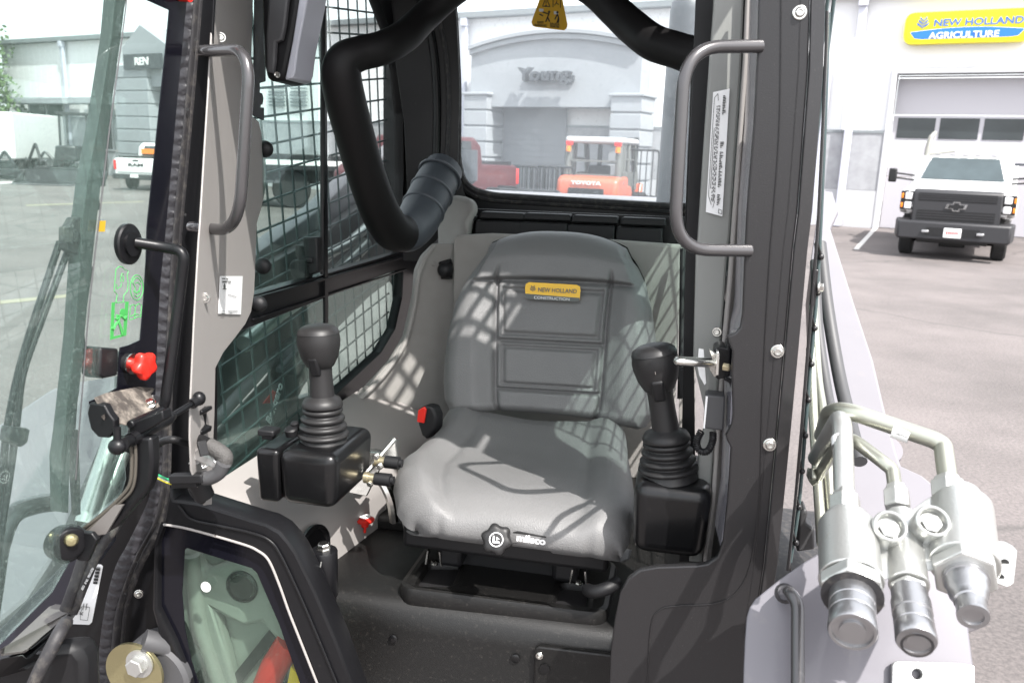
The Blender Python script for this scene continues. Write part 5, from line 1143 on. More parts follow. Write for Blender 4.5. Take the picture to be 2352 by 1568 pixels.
# damper column with bolts beside the frame
b = MB(); cA, cB = A(744,1262,1.27), A(752,1640,1.27); d_ = (cB-cA); b.lathe([(.0225,0),(.024,.003),(.024,.085),(.0205,.09),(.0205,.36)], cA, d_, 26)
b.prism(seq([(722,1300,1.25),(738,1285,1.25),(738,1345,1.25),(728,1370,1.25),(716,1372,1.25),(708,1350,1.25)]), (0,.02,0)); dm = b.build('lift_damper', K['black'], ld, ang=50)
b = MB(); b.lathe([(.0135,0),(.0135,.003),(.011,.003),(.011,.011),(.009,.0125),(.0001,.0125)], cA+Vector((0,0,.001)), (0,-.1,1), 6); b.build('hex_bolt', K['steel'], dm, ang=30)
bolt(A(727,1357,1.225), (-.3,-1,0), .010, parent=dm, hexh=True, m=K['brass'])
b = MB(); b.tube(seq([(724,1345,1.235),(731,1320,1.232),(738,1290,1.235)]), .0012, 6); b.build('weld_line', K['zinc'], dm)
for dx_, s in ((0, 'L2408 1100 N0309'), (6, 'OPEN SLOWLY'), (12, '48B1523')):
    p0, p1 = A(744-dx_*0+dx_, 1367, 1.247), A(746+dx_, 1402, 1.247); e = (p1-p0); text3('column_lettering', s, p0, e, Vector((1,0,0)), NF, e.length*(1 if dx_ < 12 else .4), .0025, .0004, K['white'], dm)
# bearing disc with gold washer and bolt at lower left
b = MB(); b.lathe([(.075,.05),(.075,.0),(.068,-.006)], A(350,1560,1.19), (0,1,0), 40); b.tube(seq([(330,1470,1.18),(380,1480,1.2),(420,1540,1.22),(440,1640,1.24)]), .02, 14); dk = b.build('pivot_housing', K['sleeve'], ld)
b = MB(); b.lathe([(.056,.0),(.056,-.006),(.0001,-.006)], A(312,1540,1.175), (0,1,0), 44); b.build('gold_washer', K['bolt'], dk)
b = MB(); b.lathe([(.026,0),(.026,-.004),(.018,-.004),(.018,-.006)], A(322,1522,1.168), (0,1,0), 30); b.lathe([(.0175,-.005),(.0175,-.018),(.015,-.020),(.0001,-.020)], A(322,1522,1.168), (0,1,0), 6); b.build('hex_bolt', K['zinc'], dk, ang=30)
bolt(A(319,1363,YW+.02), (.4,-.9,.1), .008, parent=ld, name='screw')
# ---------------------------------------------------------------- the open door (turned back on its left hinge)
XD = -.765
D_ = Xp(XD)
dr = bpy.data.objects.new('door', None); C.objects.link(dr); dr.parent = ld; dr.location = -B0
dr['label'] = 'open glass door with wiper'
def DX(x, y, push=0): return at(x, y, D_)+Vector((push,0,0))
gl = [(-260,-120),(430,-120),(424,0),(403,220),(377,513),(362,660),(354,830),(352,900),(340,905),(300,950),(285,1040),(290,1100),(276,1140),(188,1212),(160,1290),(120,1360),(0,1480),(-120,1600),(-260,1640)]
plate('door_glass', gl, D_, .005, K['glassd'], dr, bevel=.0004)
fin = [(318,-120),(330,0),(384,24),(378,90),(333,520),(331,594),(325,690),(317,780),(290,792),(271,797),(264,890),(230,908),(200,921),(205,940),(352,905),(354,830),(362,660),(377,513),(403,220),(424,0),(430,-120)]
plate('glass_frit', fin, D_, .002, K['frit'], dr, bevel=.0003, push=.004)
# vertical edge seal with bright line
plate('edge_seal', [(320,-120),(300,57),(278,221),(249,438),(240,517),(220,700),(201,901),(183,1010),(178,1100),(176,1180),(160,1178),(158,1050),(166,993),(176,901),(190,773),(207,517),(218,420),(243,286),(274,87),(292,-120)], D_, .018, mat('dark_green_edge_seal', (.030,.042,.038), .5), dr, push=-.012)
b = MB(); b.tube(spline([DX(x, y, .004) for x, y in [(296,-100),(278,57),(247,286),(222,500),(200,690),(186,860),(176,980),(168,1100)]], 6), .0009, 6); b.build('bright_strip', K['sleeve'], dr)
# wiper: blade carrier, linkages, twin arms (outside face of the glass)
wip = MB(); XO = -.80
def wpl(pts, X, t=.006): wip.prism([at(x, y, Xp(X)) for x, y in pts], (t,0,0))
wpl([(262,-120),(288,-120),(282,0),(262,95),(258,150),(252,168),(238,168),(250,90),(264,0)], XO)
wpl([(236,166),(254,166),(256,180),(250,205),(240,215),(226,330),(222,365),(212,372),(208,378),(212,330),(218,280),(222,215)], XO+.006)
wpl([(236,168),(252,168),(226,330),(206,440),(196,470),(192,500),(160,500),(178,458),(182,440),(196,360),(214,260)], XO)
wpl([(210,372),(222,365),(214,400),(212,430),(220,455),(224,480),(216,484),(208,462),(206,430)], XO+.006)
wpl([(157,590),(192,575),(186,700),(178,770),(176,870),(170,925),(166,985),(152,985),(148,914),(148,800),(150,700)], XO)
wpl([(160,985),(172,985),(176,1090),(178,1180),(164,1184),(160,1120),(156,1060)], XO)
wpl([(195,620),(206,610),(190,720),(186,760),(190,800),(184,812),(178,790),(178,740),(186,700)], XO+.006)
wo_ = wip.build('wiper_blade', K['rubber'], dr, .0015)
wip = MB(); wpl([(152,498),(188,498),(190,520),(188,560),(170,585),(150,582),(135,572),(134,530)], XO+.008, .012); wpl([(133,520),(158,520),(156,556),(133,556)], XO+.018, .008); wp2 = wip.build('wiper_pivot', K['rubber'], dr, .002)
b = MB(); b.lathe([(.0085,0),(.008,.003),(.005,.0045),(.002,.0045)], at(170,543,Xp(XO+.02)), (1,-.1,0), 16); b.build('screw', K['blackm'], wp2)
for off in (0, 1):
    pts = [(137+off*18,556+off*22),(66+off*11,770+off*14),(40+off*10,860),(15+off*22,985),(5+off*18,1090),(-30+off*20,1300),(-60,1640)]
    b = MB(); P_ = [at(x, y, Xp(XO-.0+.004)) for x, y in pts]; b.tube(fillet(P_, .05), .0045, 10); b.build('wiper_arm', K['black'], dr)
b = MB(); b.prism([at(x, y, Xp(XO+.004)) for x, y in ((2,975),(40,980),(48,984),(42,1014),(28,1024),(-4,1010))], (.014,0,0)); b.build('arm_clip', K['rubber'], dr, .002)
# hose like handle on the outside, seen through the glass
b = MB(); b.tube(fillet([at(x, y, Xp(-.84)) for x, y in ((130,1152),(90,1156),(25,1175),(-5,1260),(-15,1340),(-40,1500))], .06), .013, 14); b.build('outer_handle', K['handle'], dr)
# green escape pictograms
def dpl(name, pts, m, push=.0035, holes=()): return plate(name, pts, D_, .0005, m, dr, bevel=.0001, push=push, holes=holes)
gf = dpl('exit_pictogram', [(252,694),(291,692),(285,770),(248,780)], K['green'], holes=[[(259,696),(283,694),(278,767),(256,772)]])
def dline(segs, r, m, name='pictogram_line', par=gf, push=.0036):
    b = MB()
    for s in segs:
        P = [DX(x, y, push) for x, y in s]
        if len(P) == 1: b.lathe([(r*2.6,0),(r*2.6,.0005)], P[0], (1,0,0), 14)
        else: b.tube(P, r, 6)
    return b.build(name, m, par)
dline([[(276,717)]], .0022, K['green'])
dline([[(270,723),(267,737),(272,752),(276,768)],[(267,737),(259,746),(255,756),(251,752)],[(270,725),(261,733)],[(272,724),(280,732),(284,726)],[(270,726),(263,724)]], .0019, K['green'])
dline([[(261,618),(268,612),(275,612),(280,618),(290,622),(287,630),(289,650),(287,668),(279,678),(278,694)],[(261,618),(259,640),(257,668),(264,676),(261,694)],[(272,634),(272,646),(278,646),(278,634),(272,634)],[(273,634),(275,627),(279,630)],[(262,652),(264,664)],[(264,662),(272,658),(274,650)]], .0006, K['green'])
cir = [(309+15*math.cos(a), 660+29*math.sin(a)) for a in [i*.35 for i in range(19)]]
dline([cir, [(309+10*math.cos(a), 652+14*math.sin(a)) for a in [3.3+i*.4 for i in range(8)]], [(300,650),(306,660),(304,672),(314,668),(318,655),(312,648),(306,650)], [(303,676),(309,682),(316,676)], [(301,668),(309,674),(317,668)]], .0007, K['green'])
dline([[(294,702),(302,699),(306,702),(314,697),(320,700),(318,728),(310,727),(304,731),(292,734),(294,702)],[(306,702),(304,731)],[(296,726),(303,722),(310,721),(316,723)]], .0007, K['green'])
# yellow sticker on the edge
dpl('yellow_label', [(223,507),(240,507),(238,532),(220,532)], mat('amber_label', (.45,.28,.02), .4), push=.002)
# red knob on its mount
mt = MB(); mt.prism([DX(x, y, .002) for x, y in ((232,797),(270,800),(268,862),(236,869),(226,862),(228,800))], (-.03,0,0)); mto = mt.build('knob_mount', K['blackm'], dr, .003)
kc = DX(290,832,.0); ax_ = (A(345,836,A(290,832,1).y*0+kc.y-.0)-kc); ax_ = Vector((1,-.12,-.02))
ka = DX(286,832,0)
b = MB(); b.lathe([(.0135,-.03),(.0145,-.002),(.0135,.010),(.013,.014)], ka, ax_, 28); b.build('knob_collar', K['blackm'], mto)
b = MB(); b.lathe([(.0150,.014),(.0150,.0165),(.006,.0165)], ka, ax_, 28); b.build('washer', K['steel'], mto)
b = MB(); b.lathe([(.0075,.014),(.0075,.029),(.009,.031)], ka, ax_, 20); knob(b, ka+ax_.normalized()*.029, ax_, .0185, .014, 5, 60, .13); b.build('red_star_knob', K['red'], mto, ang=50)
# upper grab bar bracket and bar
b = MB(); bc = DX(288,560,.0); b.lathe([(.022,0),(.024,.002),(.024,.008),(.022,.010)], bc+Vector((.0,0,0)), (1,-.1,0), 30); b.lathe([(.014,.010),(.014,.014)], bc+Vector((0,0,0)), (1,-.1,0), 24)
for v_ in range(len(b.v)): x_, y_, z_ = b.v[v_]; b.v[v_] = (x_, y_, bc.z+(z_-bc.z)*1.2)
hb_ = b.build('handle_bracket', K['black'], dr)
gb = MB(); Pg = [DX(293,556,.012), A(381,568,1.06), A(424,578,1.06), A(414,663,1.06), A(395,810,1.05), A(379,925,1.04), A(368,950,1.04)]
gb.tube(fillet(Pg, [0,.02,.03,.02,.02,.02,0], n=8), .0078, 18); gb.build('door_grab_bar', K['black'], dr)
# lower hinge plate with dirt on top
b = MB(); P_ = [at(x, y, Zp(-.245)) for x, y in ((230,902),(317,887),(352,890),(344,902),(365,930),(368,940),(300,968),(293,972),(240,962),(232,953),(248,946),(243,932),(220,925))]
hz0 = P_[0].z
def HB(x, y, Y=1.02): return A(x, y, Y)
b = MB(); P_ = [HB(x, y, Y) for x, y, Y in ((215,912,.90),(240,902,.93),(317,887,1.02),(353,890,1.05),(344,902,1.03),(366,930,1.01),(366,942,1.00),(298,974,.93),(240,962,.90),(231,955,.89),(249,944,.91),(243,932,.91),(222,925,.90))]
b.prism(P_, (0,.002,-.004)); hp = b.build('hinge_plate', K['dirt'], dr, .001)
b = MB(); b.tube([HB(298,975,.925), HB(372,941,.995)], .006, 10); b.prism([HB(x, y, .93) for x, y in ((296,975),(372,943),(376,965),(304,1008),(294,1000))], (0,.02,0)); b.prism([HB(x, y, .90) for x, y in ((205,925),(240,930),(250,950),(262,965),(262,990),(250,1006),(225,1004),(208,985),(200,950))], (0,.012,0)); b.build('hinge_body', K['black'], hp, .002)
bolt(HB(350,930,1.0)+Vector((0,-.004,.002)), (0,-.4,.9), .009, parent=hp, hexh=True)
# gas strut
b = MB(); b.ell(HB(270,1025,.90), .012,.011,.011); b.lathe([(.005,0),(.005,.02)], HB(270,1015,.90), (0,0,1), 10); b.tube([HB(282,1020,.90), HB(300,1010,.92)], .008, 12); b.tube([HB(300,1010,.92), HB(384,962,1.0), HB(395,955,1.02)], [.0095,.0095,.007], 16); b.tube([HB(395,955,1.02), HB(444,925,1.08)], .0045, 10); b.tube([HB(440,928,1.075), HB(452,920,1.085)], .008, 12); b.ell(HB(457,915,1.09), .010,.010,.011); gs = b.build('gas_strut', K['black'], dr)
b = MB(); b.prism([HB(x, y, 1.12) for x, y in ((432,945),(463,942),(465,950),(452,958),(450,985),(464,990),(462,1002),(440,1006),(430,990))], (0,.03,0)); b.build('strut_bracket', K['black'], ld, .002)
# wiring bundle
def wt(pts, r, m, name, Y=1.10, sub=8):
    b = MB(); b.tube(spline([A(p[0], p[1], p[2] if len(p) > 2 else Y) for p in pts], sub), r, 12); return b.build(name, m, wr)
wr = bpy.data.objects.new('wiring_loom', None); C.objects.link(wr); wr.parent = ld; wr.location = -B0
wt([(353,1055,1.1),(356,1032,1.1),(372,1014,1.1),(398,1009,1.1),(425,1017,1.12),(452,1022,1.14)], .0058, K['blackm'], 'harness_cable')
for a_, m__ in (((352,1092,378,1105,404,1114), K['wirey']), ((353,1085,380,1098,408,1107), K['wireg']), ((352,1088,382,1104,410,1112), K['pipe'])):
    wt([(a_[0],a_[1],1.1),(a_[2],a_[3],1.09),(a_[4],a_[5],1.09)], .0017, m__, 'wire')
wt([(353,1052,1.1),(350,1068,1.1),(351,1090,1.1)], .006, K['ink'], 'harness_sleeve')
b = MB(); b.bar(A(394,1098,1.085), A(470,1096,1.085), .016, .014); b.bar(A(398,1112,1.09), A(455,1110,1.09), .012, .010); b.build('connector', K['blackm'], wr, .002)
wt([(468,1098,1.09),(485,1096,1.09),(503,1085,1.09),(514,1064,1.09)], [.011]*25, K['sleeve'], 'conduit')
wt([(514,1066,1.1),(516,1048,1.1),(500,1034,1.1),(478,1022,1.1)], [.0125]*25, mat('braided_loom', (.06,.057,.055), .7, bump=1, bscale=300), 'loom')
wt([(482,1022,1.1),(466,1014,1.11),(452,1010,1.12)], [.010]*17, K['blackm'], 'loom')
b = MB(); b.prism(seq([(452,1030,1.10),(462,1022,1.095),(466,1040,1.09),(478,1030,1.10),(498,1066,1.09),(494,1078,1.1),(478,1070,1.09),(464,1076,1.08),(460,1062,1.10),(448,1068,1.09),(430,1066,1.10),(440,1050,1.09)]), (0,.012,0)); b.build('foil_tape', K['foil'], wr, .002)
b = MB(); b.bar(A(462,1012,1.085), A(470,1046,1.08), .014,.004); b.build('strap', K['blackm'], wr, .001); b = MB(); b.lathe([(.016,0),(.016,.03),(.012,.034)], A(470,1140,1.12), (-.2,-.3,1), 16); b.tube(spline(seq([(440,1118,1.11),(450,1136,1.11),(468,1150,1.12)]), 5), .007, 8); b.build('connector', K['blackm'], wr, .001)
# door's lower edge: black flange, arm with gold pin
fl = MB(); Pf = [(300,1008),(346,1004),(350,1060),(345,1108),(335,1130),(262,1214),(238,1228),(197,1224),(188,1213),(270,1142),(292,1110),(297,1050)]
b = MB(); b.prism([A(x, y, .93) for x, y in Pf], (0,.02,0)); fo_ = b.build('lower_flange', K['black'], dr, .005)
b = MB(); b.tube(spline([A(x, y, .926) for x, y in ((300,1010),(303,1060),(298,1112),(272,1146),(236,1180),(190,1214))], 6), .0025, 8); b.tube(spline([A(x, y, .926) for x, y in ((310,1010),(312,1060),(306,1116),(280,1150),(200,1218))], 6), .002, 8); b.build('flange_lip', mat('dusty_lip', (.06,.052,.042), .8), fo_)
b = MB(); b.prism([A(x, y, .922) for x, y in ((262,1160),(282,1160),(243,1226),(228,1228),(196,1224))], (0,.004,0)); b.build('flange_face', mat('dusty_grey_face', (.13,.12,.115), .5), fo_)
b = MB(); b.lathe([(.024,.0),(.024,.022)], A(140,1243,.90), (1,-.45,0), 36); b.lathe([(.0225,.0),(.0225,.012),(.020,.014)], A(152,1243,.89), (1,-.45,0), 36); b.prism(seq([(150,1205,.90),(172,1210,.90),(190,1222,.90),(210,1224,.90),(222,1240,.90),(200,1290,.90),(182,1288,.90),(160,1278,.90)]), (0,.008,0)); hg = b.build('lower_hinge', K['black'], dr, .002)
b = MB(); b.lathe([(.0085,0),(.0085,.003),(.006,.006),(.0001,.007)], A(164,1239,.882), (.6,-.8,0), 20); b.build('hinge_pin', K['bolt'], hg)
# tubes running down the frame, label
for pts in ([(262,1170,1.03),(222,1225,1.02),(196,1270,1.01),(172,1340,1.0),(150,1400,.99)], [(290,1165,1.05),(256,1220,1.03),(222,1270,1.02),(196,1330,1.01),(166,1405,1.0)]):
    b = MB(); b.tube(spline(seq(pts)), .0085, 12); b.build('washer_tube', K['rubber'], ld)
b = MB(); b.tube(spline(seq([(152,1428,.95),(138,1450,.91),(112,1500,.89),(82,1560,.88),(52,1640,.88)])), .0095, 12); b.build('washer_tube', K['rubber'], ld)
plq = Yp(1.05)
pld = plate('serial_label', [(212,1294),(232,1296),(236,1300),(211,1428),(205,1434),(160,1432)], plq, .0006, K['white'], ld, bevel=.0001)
b = MB(); 
for i in range(15):
    y = 1302+i*2.6; x = 231-(y-1300)*.19; w_ = .0006+.0009*(i*7%3); b.bar(A(x-10,y,1.0485), A(x,y+.6,1.0485), w_, .0003, NF)
for i in range(3): b.bar(A(186+i*7,1385,1.0485), A(186+i*7-3,1400,1.0485), .001, .0003, NF)
b.build('label_barcode', K['ink'], pld, smooth=False); b = MB()
for p0, p1 in (((188,1392),(206,1394)),((206,1394),(201,1424)),((201,1424),(184,1422)),((184,1422),(188,1392))): b.bar(A(*p0,1.0485), A(*p1,1.0485), .0006, .0003, NF)
b.build('label_printing', K['ink'], pld, smooth=False)
def vtext(s, x0, y0, x1, y1, h, Y, m, par):
    p0, p1 = A(x0, y0, Y), A(x1, y1, Y); e = p1-p0; text3('label_lettering', s, p0, e, NF.cross(e).normalized(), NF, e.length, h, .0004, m, par)
vtext('47820275', 196,1348, 204,1306, .008, 1.048, K['ink'], pld); vtext('Rev', 176,1412, 180,1398, .004, 1.048, K['ink'], pld); vtext('K', 190,1412, 191,1404, .006, 1.048, K['ink'], pld)
vtext('GL011926  TR-X  1252', 212,1302, 186,1352, .0035, 1.0, K['white'], pld)
# step plates at the bottom left
b = MB(); b.prism(seq([(112,1392,1.02),(128,1386,1.03),(170,1390,1.03),(172,1398,1.02),(60,1490,.9),(52,1494,.9),(0,1500,.88),(2,1490,.88),(20,1478,.9)]), (0,.002,-.004)); st = b.build('step_plate', mat('dusty_step', (.12,.11,.105), .55, dust=(DUST,.5,20,.5)), ld, .001)
b = MB(); b.prism(seq([(52,1496,.9),(60,1492,.9),(172,1400,1.02),(150,1430,1.0),(110,1465,.95),(60,1515,.9),(50,1506,.9),(0,1512,.88),(-20,1560,.9),(120,1520,.97)]), (0,.01,-.004)); b.build('step_bracket', K['black'], st, .003)
b = MB(); b.prism(seq([(-60,1530,.92),(20,1528,.92),(60,1520,.93),(120,1490,.95),(176,1484,.97),(192,1520,.97),(197,1660,.97),(-60,1660,.92)]), (0,.04,0)); b.build('step_body', K['blackm'], st, .01)
plate('door_lower_frame', [(-60,1500),(0,1443),(60,1380),(140,1300),(170,1278),(200,1290),(225,1220),(250,1200),(250,1250),(215,1300),(160,1400),(100,1440),(0,1505),(-60,1560)], Yp(1.07), .02, mat('navy_black_frame', (.020,.020,.030), .35), dr, bevel=.004)
# ---------------------------------------------------------------- lift arms and their cylinders
la = plate('lift_arm', [(-300,1700),(-300,1150),(0,970),(72,920),(113,893),(149,879),(265,860),(262,905),(262,1090),(220,1160),(150,1240),(60,1380),(-60,1480),(-300,1600)], (A(150,1000,1.38), Vector((0,-.85,.5))), .06, K['arm'], ld, bevel=.01)
for (x0, y0, x1, y1, r) in ((259,1005,194,1200,.016),(283,1040,226,1185,.013)):
    b = MB(); b.tube([at(x0,y0,Xp(-.93)), at(x1,y1,Xp(-.93))], r, 16); b.build('hydraulic_rod', K['rust'], ld)
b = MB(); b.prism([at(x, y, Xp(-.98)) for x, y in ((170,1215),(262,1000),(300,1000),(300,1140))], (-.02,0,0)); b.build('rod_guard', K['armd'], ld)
# arm seen through the side guard
plate('lift_arm_beam', [(560,612),(600,575),(735,478),(800,415),(960,300),(975,330),(960,420),(905,470),(735,590),(600,680),(560,710)], Xp(-1.10), .06, K['arm'], ld, bevel=.006)
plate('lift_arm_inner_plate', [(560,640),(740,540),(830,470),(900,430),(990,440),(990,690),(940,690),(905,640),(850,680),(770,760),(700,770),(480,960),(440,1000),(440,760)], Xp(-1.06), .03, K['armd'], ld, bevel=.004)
for (pts, r, m__) in (([(560,790),(640,720),(760,640),(840,560)], .022, K['rust']), ([(700,640),(760,585),(830,535)], .013, K['steel']), ([(440,1010),(500,960),(600,850),(700,760)], .015, K['arm']), ([(720,600),(800,560),(860,505),(930,440)], .016, K['rust'])):
    b = MB(); b.tube([at(x, y, Xp(-1.01)) for x, y in pts], r, 14); b.build('hydraulic_tube', m__, ld)
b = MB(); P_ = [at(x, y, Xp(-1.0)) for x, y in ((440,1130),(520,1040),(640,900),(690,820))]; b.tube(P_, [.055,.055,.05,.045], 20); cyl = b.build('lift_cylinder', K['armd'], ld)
b = MB(); b.ell(at(668,828,Xp(-.98)), .035,.04,.045); b.tube([at(640,850,Xp(-.96)), at(668,820,Xp(-.96)), at(690,800,Xp(-.96))], .008, 8); b.build('cylinder_fitting', K['pad'], cyl)
p0, p1, p2 = at(622,975,Xp(-.938)), at(650,885,Xp(-.938)), at(608,960,Xp(-.938)); e = p1-p0
text3('cylinder_lettering', 'Bandero', p0, e, (p2-p0)-e.normalized()*((p2-p0).dot(e.normalized())), (1,0,0), e.length, .03, .002, K['white'], cyl, .02)
plate('cylinder_red_mark', [(604,927),(628,895),(634,900),(628,925)], Xp(-.935), .002, K['red'], cyl)
plate('track_guard', [(440,1250),(470,1050),(560,960),(640,930),(800,880),(800,1250)], Xp(-1.13), .03, K['armd'], ld)
# right arm with its tubes
ra = plate('lift_arm', [(1862,600),(1881,470),(1884,436),(1913,440),(1926,483),(1914,508),(1908,522),(1963,694),(2007,825),(2036,946),(2060,1033),(2072,1068),(2120,1090),(2150,1115),(2200,1200),(2260,1420),(2050,1500),(1950,1250),(1900,1000),(1870,700)], (at(1963,694,Xp(.5)), (at(2050,1000,Xp(.5))-at(1900,520,Xp(.5))).cross(Vector((1,0,0)))), .03, K['arm'], ld, bevel=.008)
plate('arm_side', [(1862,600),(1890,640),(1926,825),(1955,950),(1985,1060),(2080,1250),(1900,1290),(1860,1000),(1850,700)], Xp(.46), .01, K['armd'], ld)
b = MB(); b.lathe([(.012,-.004),(.012,.004)], at(1893,518,Xp(.49)), (-1,0,0), 16); b.build('arm_pin_hole', K['ink'], ra)
b = MB(); b.lathe([(.05,0),(.05,.012)], at(2018,1035,Xp(.485)), (0,-.5,.9), 36); b.build('arm_boss', K['arm'], ra)
for (pts, r, m__) in (([(1884,560,1.9),(1900,700,1.8),(1925,850,1.7),(1950,960,1.6),(1975,1060,1.5)], .013, K['sleeve']),
                      ([(1872,600,1.8),(1880,760,1.7),(1900,900,1.6),(1920,1000,1.5),(1940,1150,1.4)], .010, K['sleeve']),
                      ([(1868,700,1.7),(1878,860,1.6),(1892,960,1.5),(1905,1100,1.4),(1915,1280,1.3)], .0085, K['pipe']),
                      ([(1862,800,1.6),(1868,950,1.5),(1878,1100,1.4),(1888,1250,1.3)], .0085, K['pipe'])):
    tpx(pts, r, m__, name='hydraulic_tube', sp=True)
b = MB(); b.prism(seq([(1858,1082,1.30),(1876,1086,1.30),(1872,1098,1.30),(1884,1110,1.28),(1866,1118,1.28),(1856,1104,1.3)]), (0,.02,0)); b.tube(seq([(1866,1075,1.29),(1868,1100,1.28)]), .005, 8); b.build('tube_clamp', K['pipe'], ld, .002)
b = MB(); b.prism(seq([(1836,1180,1.36),(1850,1166,1.36),(1856,1180,1.36),(1850,1200,1.36),(1870,1214,1.36),(1872,1262,1.36),(1830,1268,1.36)]), (0,.04,0)); b.build('hose_bracket', K['armd'], ld, .004)
# ---------------------------------------------------------------- coupler bracket, manifold, pipes
cpn = Vector((-.05,-.80,.60)).normalized(); cpo = A(1960,1450,1.06); CPL = (cpo, cpn)
cb_ = plate('coupler_bracket', [(1706,1640),(1708,1538),(1711,1470),(1715,1416),(1722,1394),(1735,1374),(1790,1330),(1841,1294),(1877,1272),(1960,1262),(2100,1290),(2190,1320),(2214,1380),(2222,1420),(2240,1560),(2242,1640)], CPL, .012, mat('bracket_silver_paint', (.13,.125,.14), .34, metal=.25, coat=.2, dust=(DUST,.2,25,.58)), ld, bevel=.002)
def CP(x, y, h=0): return at(x, y, CPL)+cpn*h
b = MB(); b.tube(fillet([CP(1800,1366,.0), CP(1806,1372,.045), CP(1822,1400,.050), CP(1822,1640,.05)], .03), .0085, 16); b.lathe([(.014,0),(.010,.006)], CP(1803,1362,0), cpn, 16); b.build('bracket_handle', K['handle'], cb_)
plate('latch_plate', [(2044,1530),(2048,1522),(2056,1519),(2200,1524),(2230,1530),(2232,1640),(2042,1640)], CPL, .012, K['zinc'], cb_, holes=[[(2100+12*math.cos(a), 1549+12*math.sin(a)) for a in [i*.52 for i in range(12)]]], push=.014)
mf = bpy.data.objects.new('coupler_manifold', None); C.objects.link(mf); mf.parent = ld; mf.location = -B0
YM = .96
def A2(x, y, Y): return A(x, y, Y-(y-1200)*.0005)
def seq2(pts): return [A2(*p) for p in pts]
mo = MB()
def cyl2(mb, a, c, r, seg=36, prof=None):
    a, c = Vector(a), Vector(c); d = c-a; L = d.length
    mb.lathe(prof and [(r*x, L*t) for x, t in prof] or [(r*.93,0),(r,.003),(r,L-.003),(r*.93,L)], a, d, seg)
ups = {'l': (A2(1945,1200,YM), A2(1955,1335,YM-.015)), 'm': (A2(2072,1190,YM+.02), A2(2078,1350,YM)), 'r': (A2(2205,1150,YM+.02), A2(2215,1300,YM))}
cyl2(mo, *ups['l'], .032, prof=[(.72,-.08),(.80,-.06),(.82,.02),(1,.08),(1.02,.9),(1.05,1)])
cyl2(mo, A2(2070,1195,YM+.02), A2(2088,1345,YM), .020, prof=[(.9,-.06),(1,0),(1,.95),(1.05,1)])
cyl2(mo, *ups['r'], .034, prof=[(.68,-.10),(.74,-.02),(1,.12),(1.02,.85),(1.04,1)])
web = seq2([(1905,1222,YM+.01),(1960,1205,YM+.01),(2020,1222,YM+.01),(2060,1195,YM+.01),(2090,1200,YM+.01),(2130,1170,YM+.01),(2170,1150,YM+.01),(2240,1160,YM+.01),(2268,1210,YM+.01),(2276,1260,YM+.01),(2140,1290,YM+.01),(2040,1310,YM+.01),(1920,1320,YM+.01),(1892,1320,YM+.01)])
mo.prism([p+Vector((0,-.020,0)) for p in web], (0,.03,.01))
for x, y in ((2046,1206),(2144,1194)): 
    c = A2(x, y, YM-.035); cyl2(mo, c+Vector((0,.045,-.044)), c, .0185, prof=[(.9,0),(1,.1),(1,.95),(.96,1),(.78,1),(.74,.80),(.0001,.80)])
mo.prism(seq2([(2250,1248,YM+.02),(2316,1252,YM+.02),(2338,1264,YM+.02),(2330,1340,YM+.02),(2314,1348,YM+.02),(2250,1325,YM+.02)]), (0,.012,0))
mfb = mo.build('manifold_body', K['zinc'], mf, .003, ang=50)
for x, y in ((2046,1210),(2144,1197)):
    c = A2(x, y, YM-.0365); n_ = Vector((0,-.72,.70)).normalized()
    b = MB(); b.lathe([(.0105,-.012),(.0105,-.004),(.008,-.003),(.0001,-.003)], c, n_, 6); b.build('port_plug', K['zinc'], mfb)
for x, y in ((2307,1292),(2296,1326)): b = MB(); b.lathe([(.0048,0),(.0048,.001)], A2(x, y, YM+.0195), NF, 14); b.build('bolt_hole', K['ink'], mfb)
def coupler(a, d, r, nutr, prof, name='quick_coupler', hexw=.018):
    t_ = MB(); t_.lathe([(nutr*.93,0),(nutr,.002),(nutr,hexw),(nutr*.93,hexw+.002)], a, d, 6); h = t_.build('coupler_nut', K['zinc'], mf, .0015, ang=30)
    c_ = MB(); c_.lathe([(r*x, hexw+z) for x, z in prof], a, d, 40); o = c_.build(name, K['knurl'], mf, ang=35); return o
K['knurl'] = mat('knurled_plated_steel', (.36,.36,.37), .30, metal=.9, bump=.12, bscale=700)
dn = lambda p, q: (q-p).normalized()
a, c = A2(1957,1338,YM-.02), A2(1958,1440,YM-.035); d = dn(a, c); L = (c-a).length
b = MB(); b.lathe([(.029,0),(.031,.003)], a+d*.019, d, 30); b.build('rubber_ring', K['rubber'], mf)
coupler(a, d, .0228, .034, [(1,.0),(1,L*.28),(.97,L*.29),(.97,L*.32),(1,L*.33),(1,L*.50),(.97,L*.51),(1,L*.53),(1.03,L*.80),(.98,L*.84),(.86,L*.84),(.84,L*.80),(.55,L*.80),(.54,L*.84),(.0001,L*.84)])
a, c = A2(2087,1350,YM-.0), A2(2106,1478,YM-.01); d = dn(a, c); L = (c-a).length
coupler(a, d, .0192, .020, [(.95,0),(.95,L*.18),(1.02,L*.2),(1.02,L*.42),(.96,L*.43),(.96,L*.5),(1,L*.51),(1,L*.62),(.96,L*.63),(1,L*.65),(1.02,L*.86),(.96,L*.89),(.8,L*.89),(.78,L*.87),(.5,L*.87),(.48,L*.89),(.0001,L*.89)], hexw=.006)
a, c = A2(2213,1302,YM-.0), A2(2232,1398,YM-.015); d = dn(a, c); L = (c-a).length
coupler(a, d, .0225, .034, [(1,0),(1,L*.12),(.94,L*.13),(.94,L*.2),(.88,L*.24),(.86,L*.4),(.74,L*.48),(.70,L*.6),(.64,L*.62),(.64,L*.84),(.67,L*.86),(.67,L*.93),(.45,L*.93),(.44,L*.90),(.0001,L*.90)], hexw=.016)
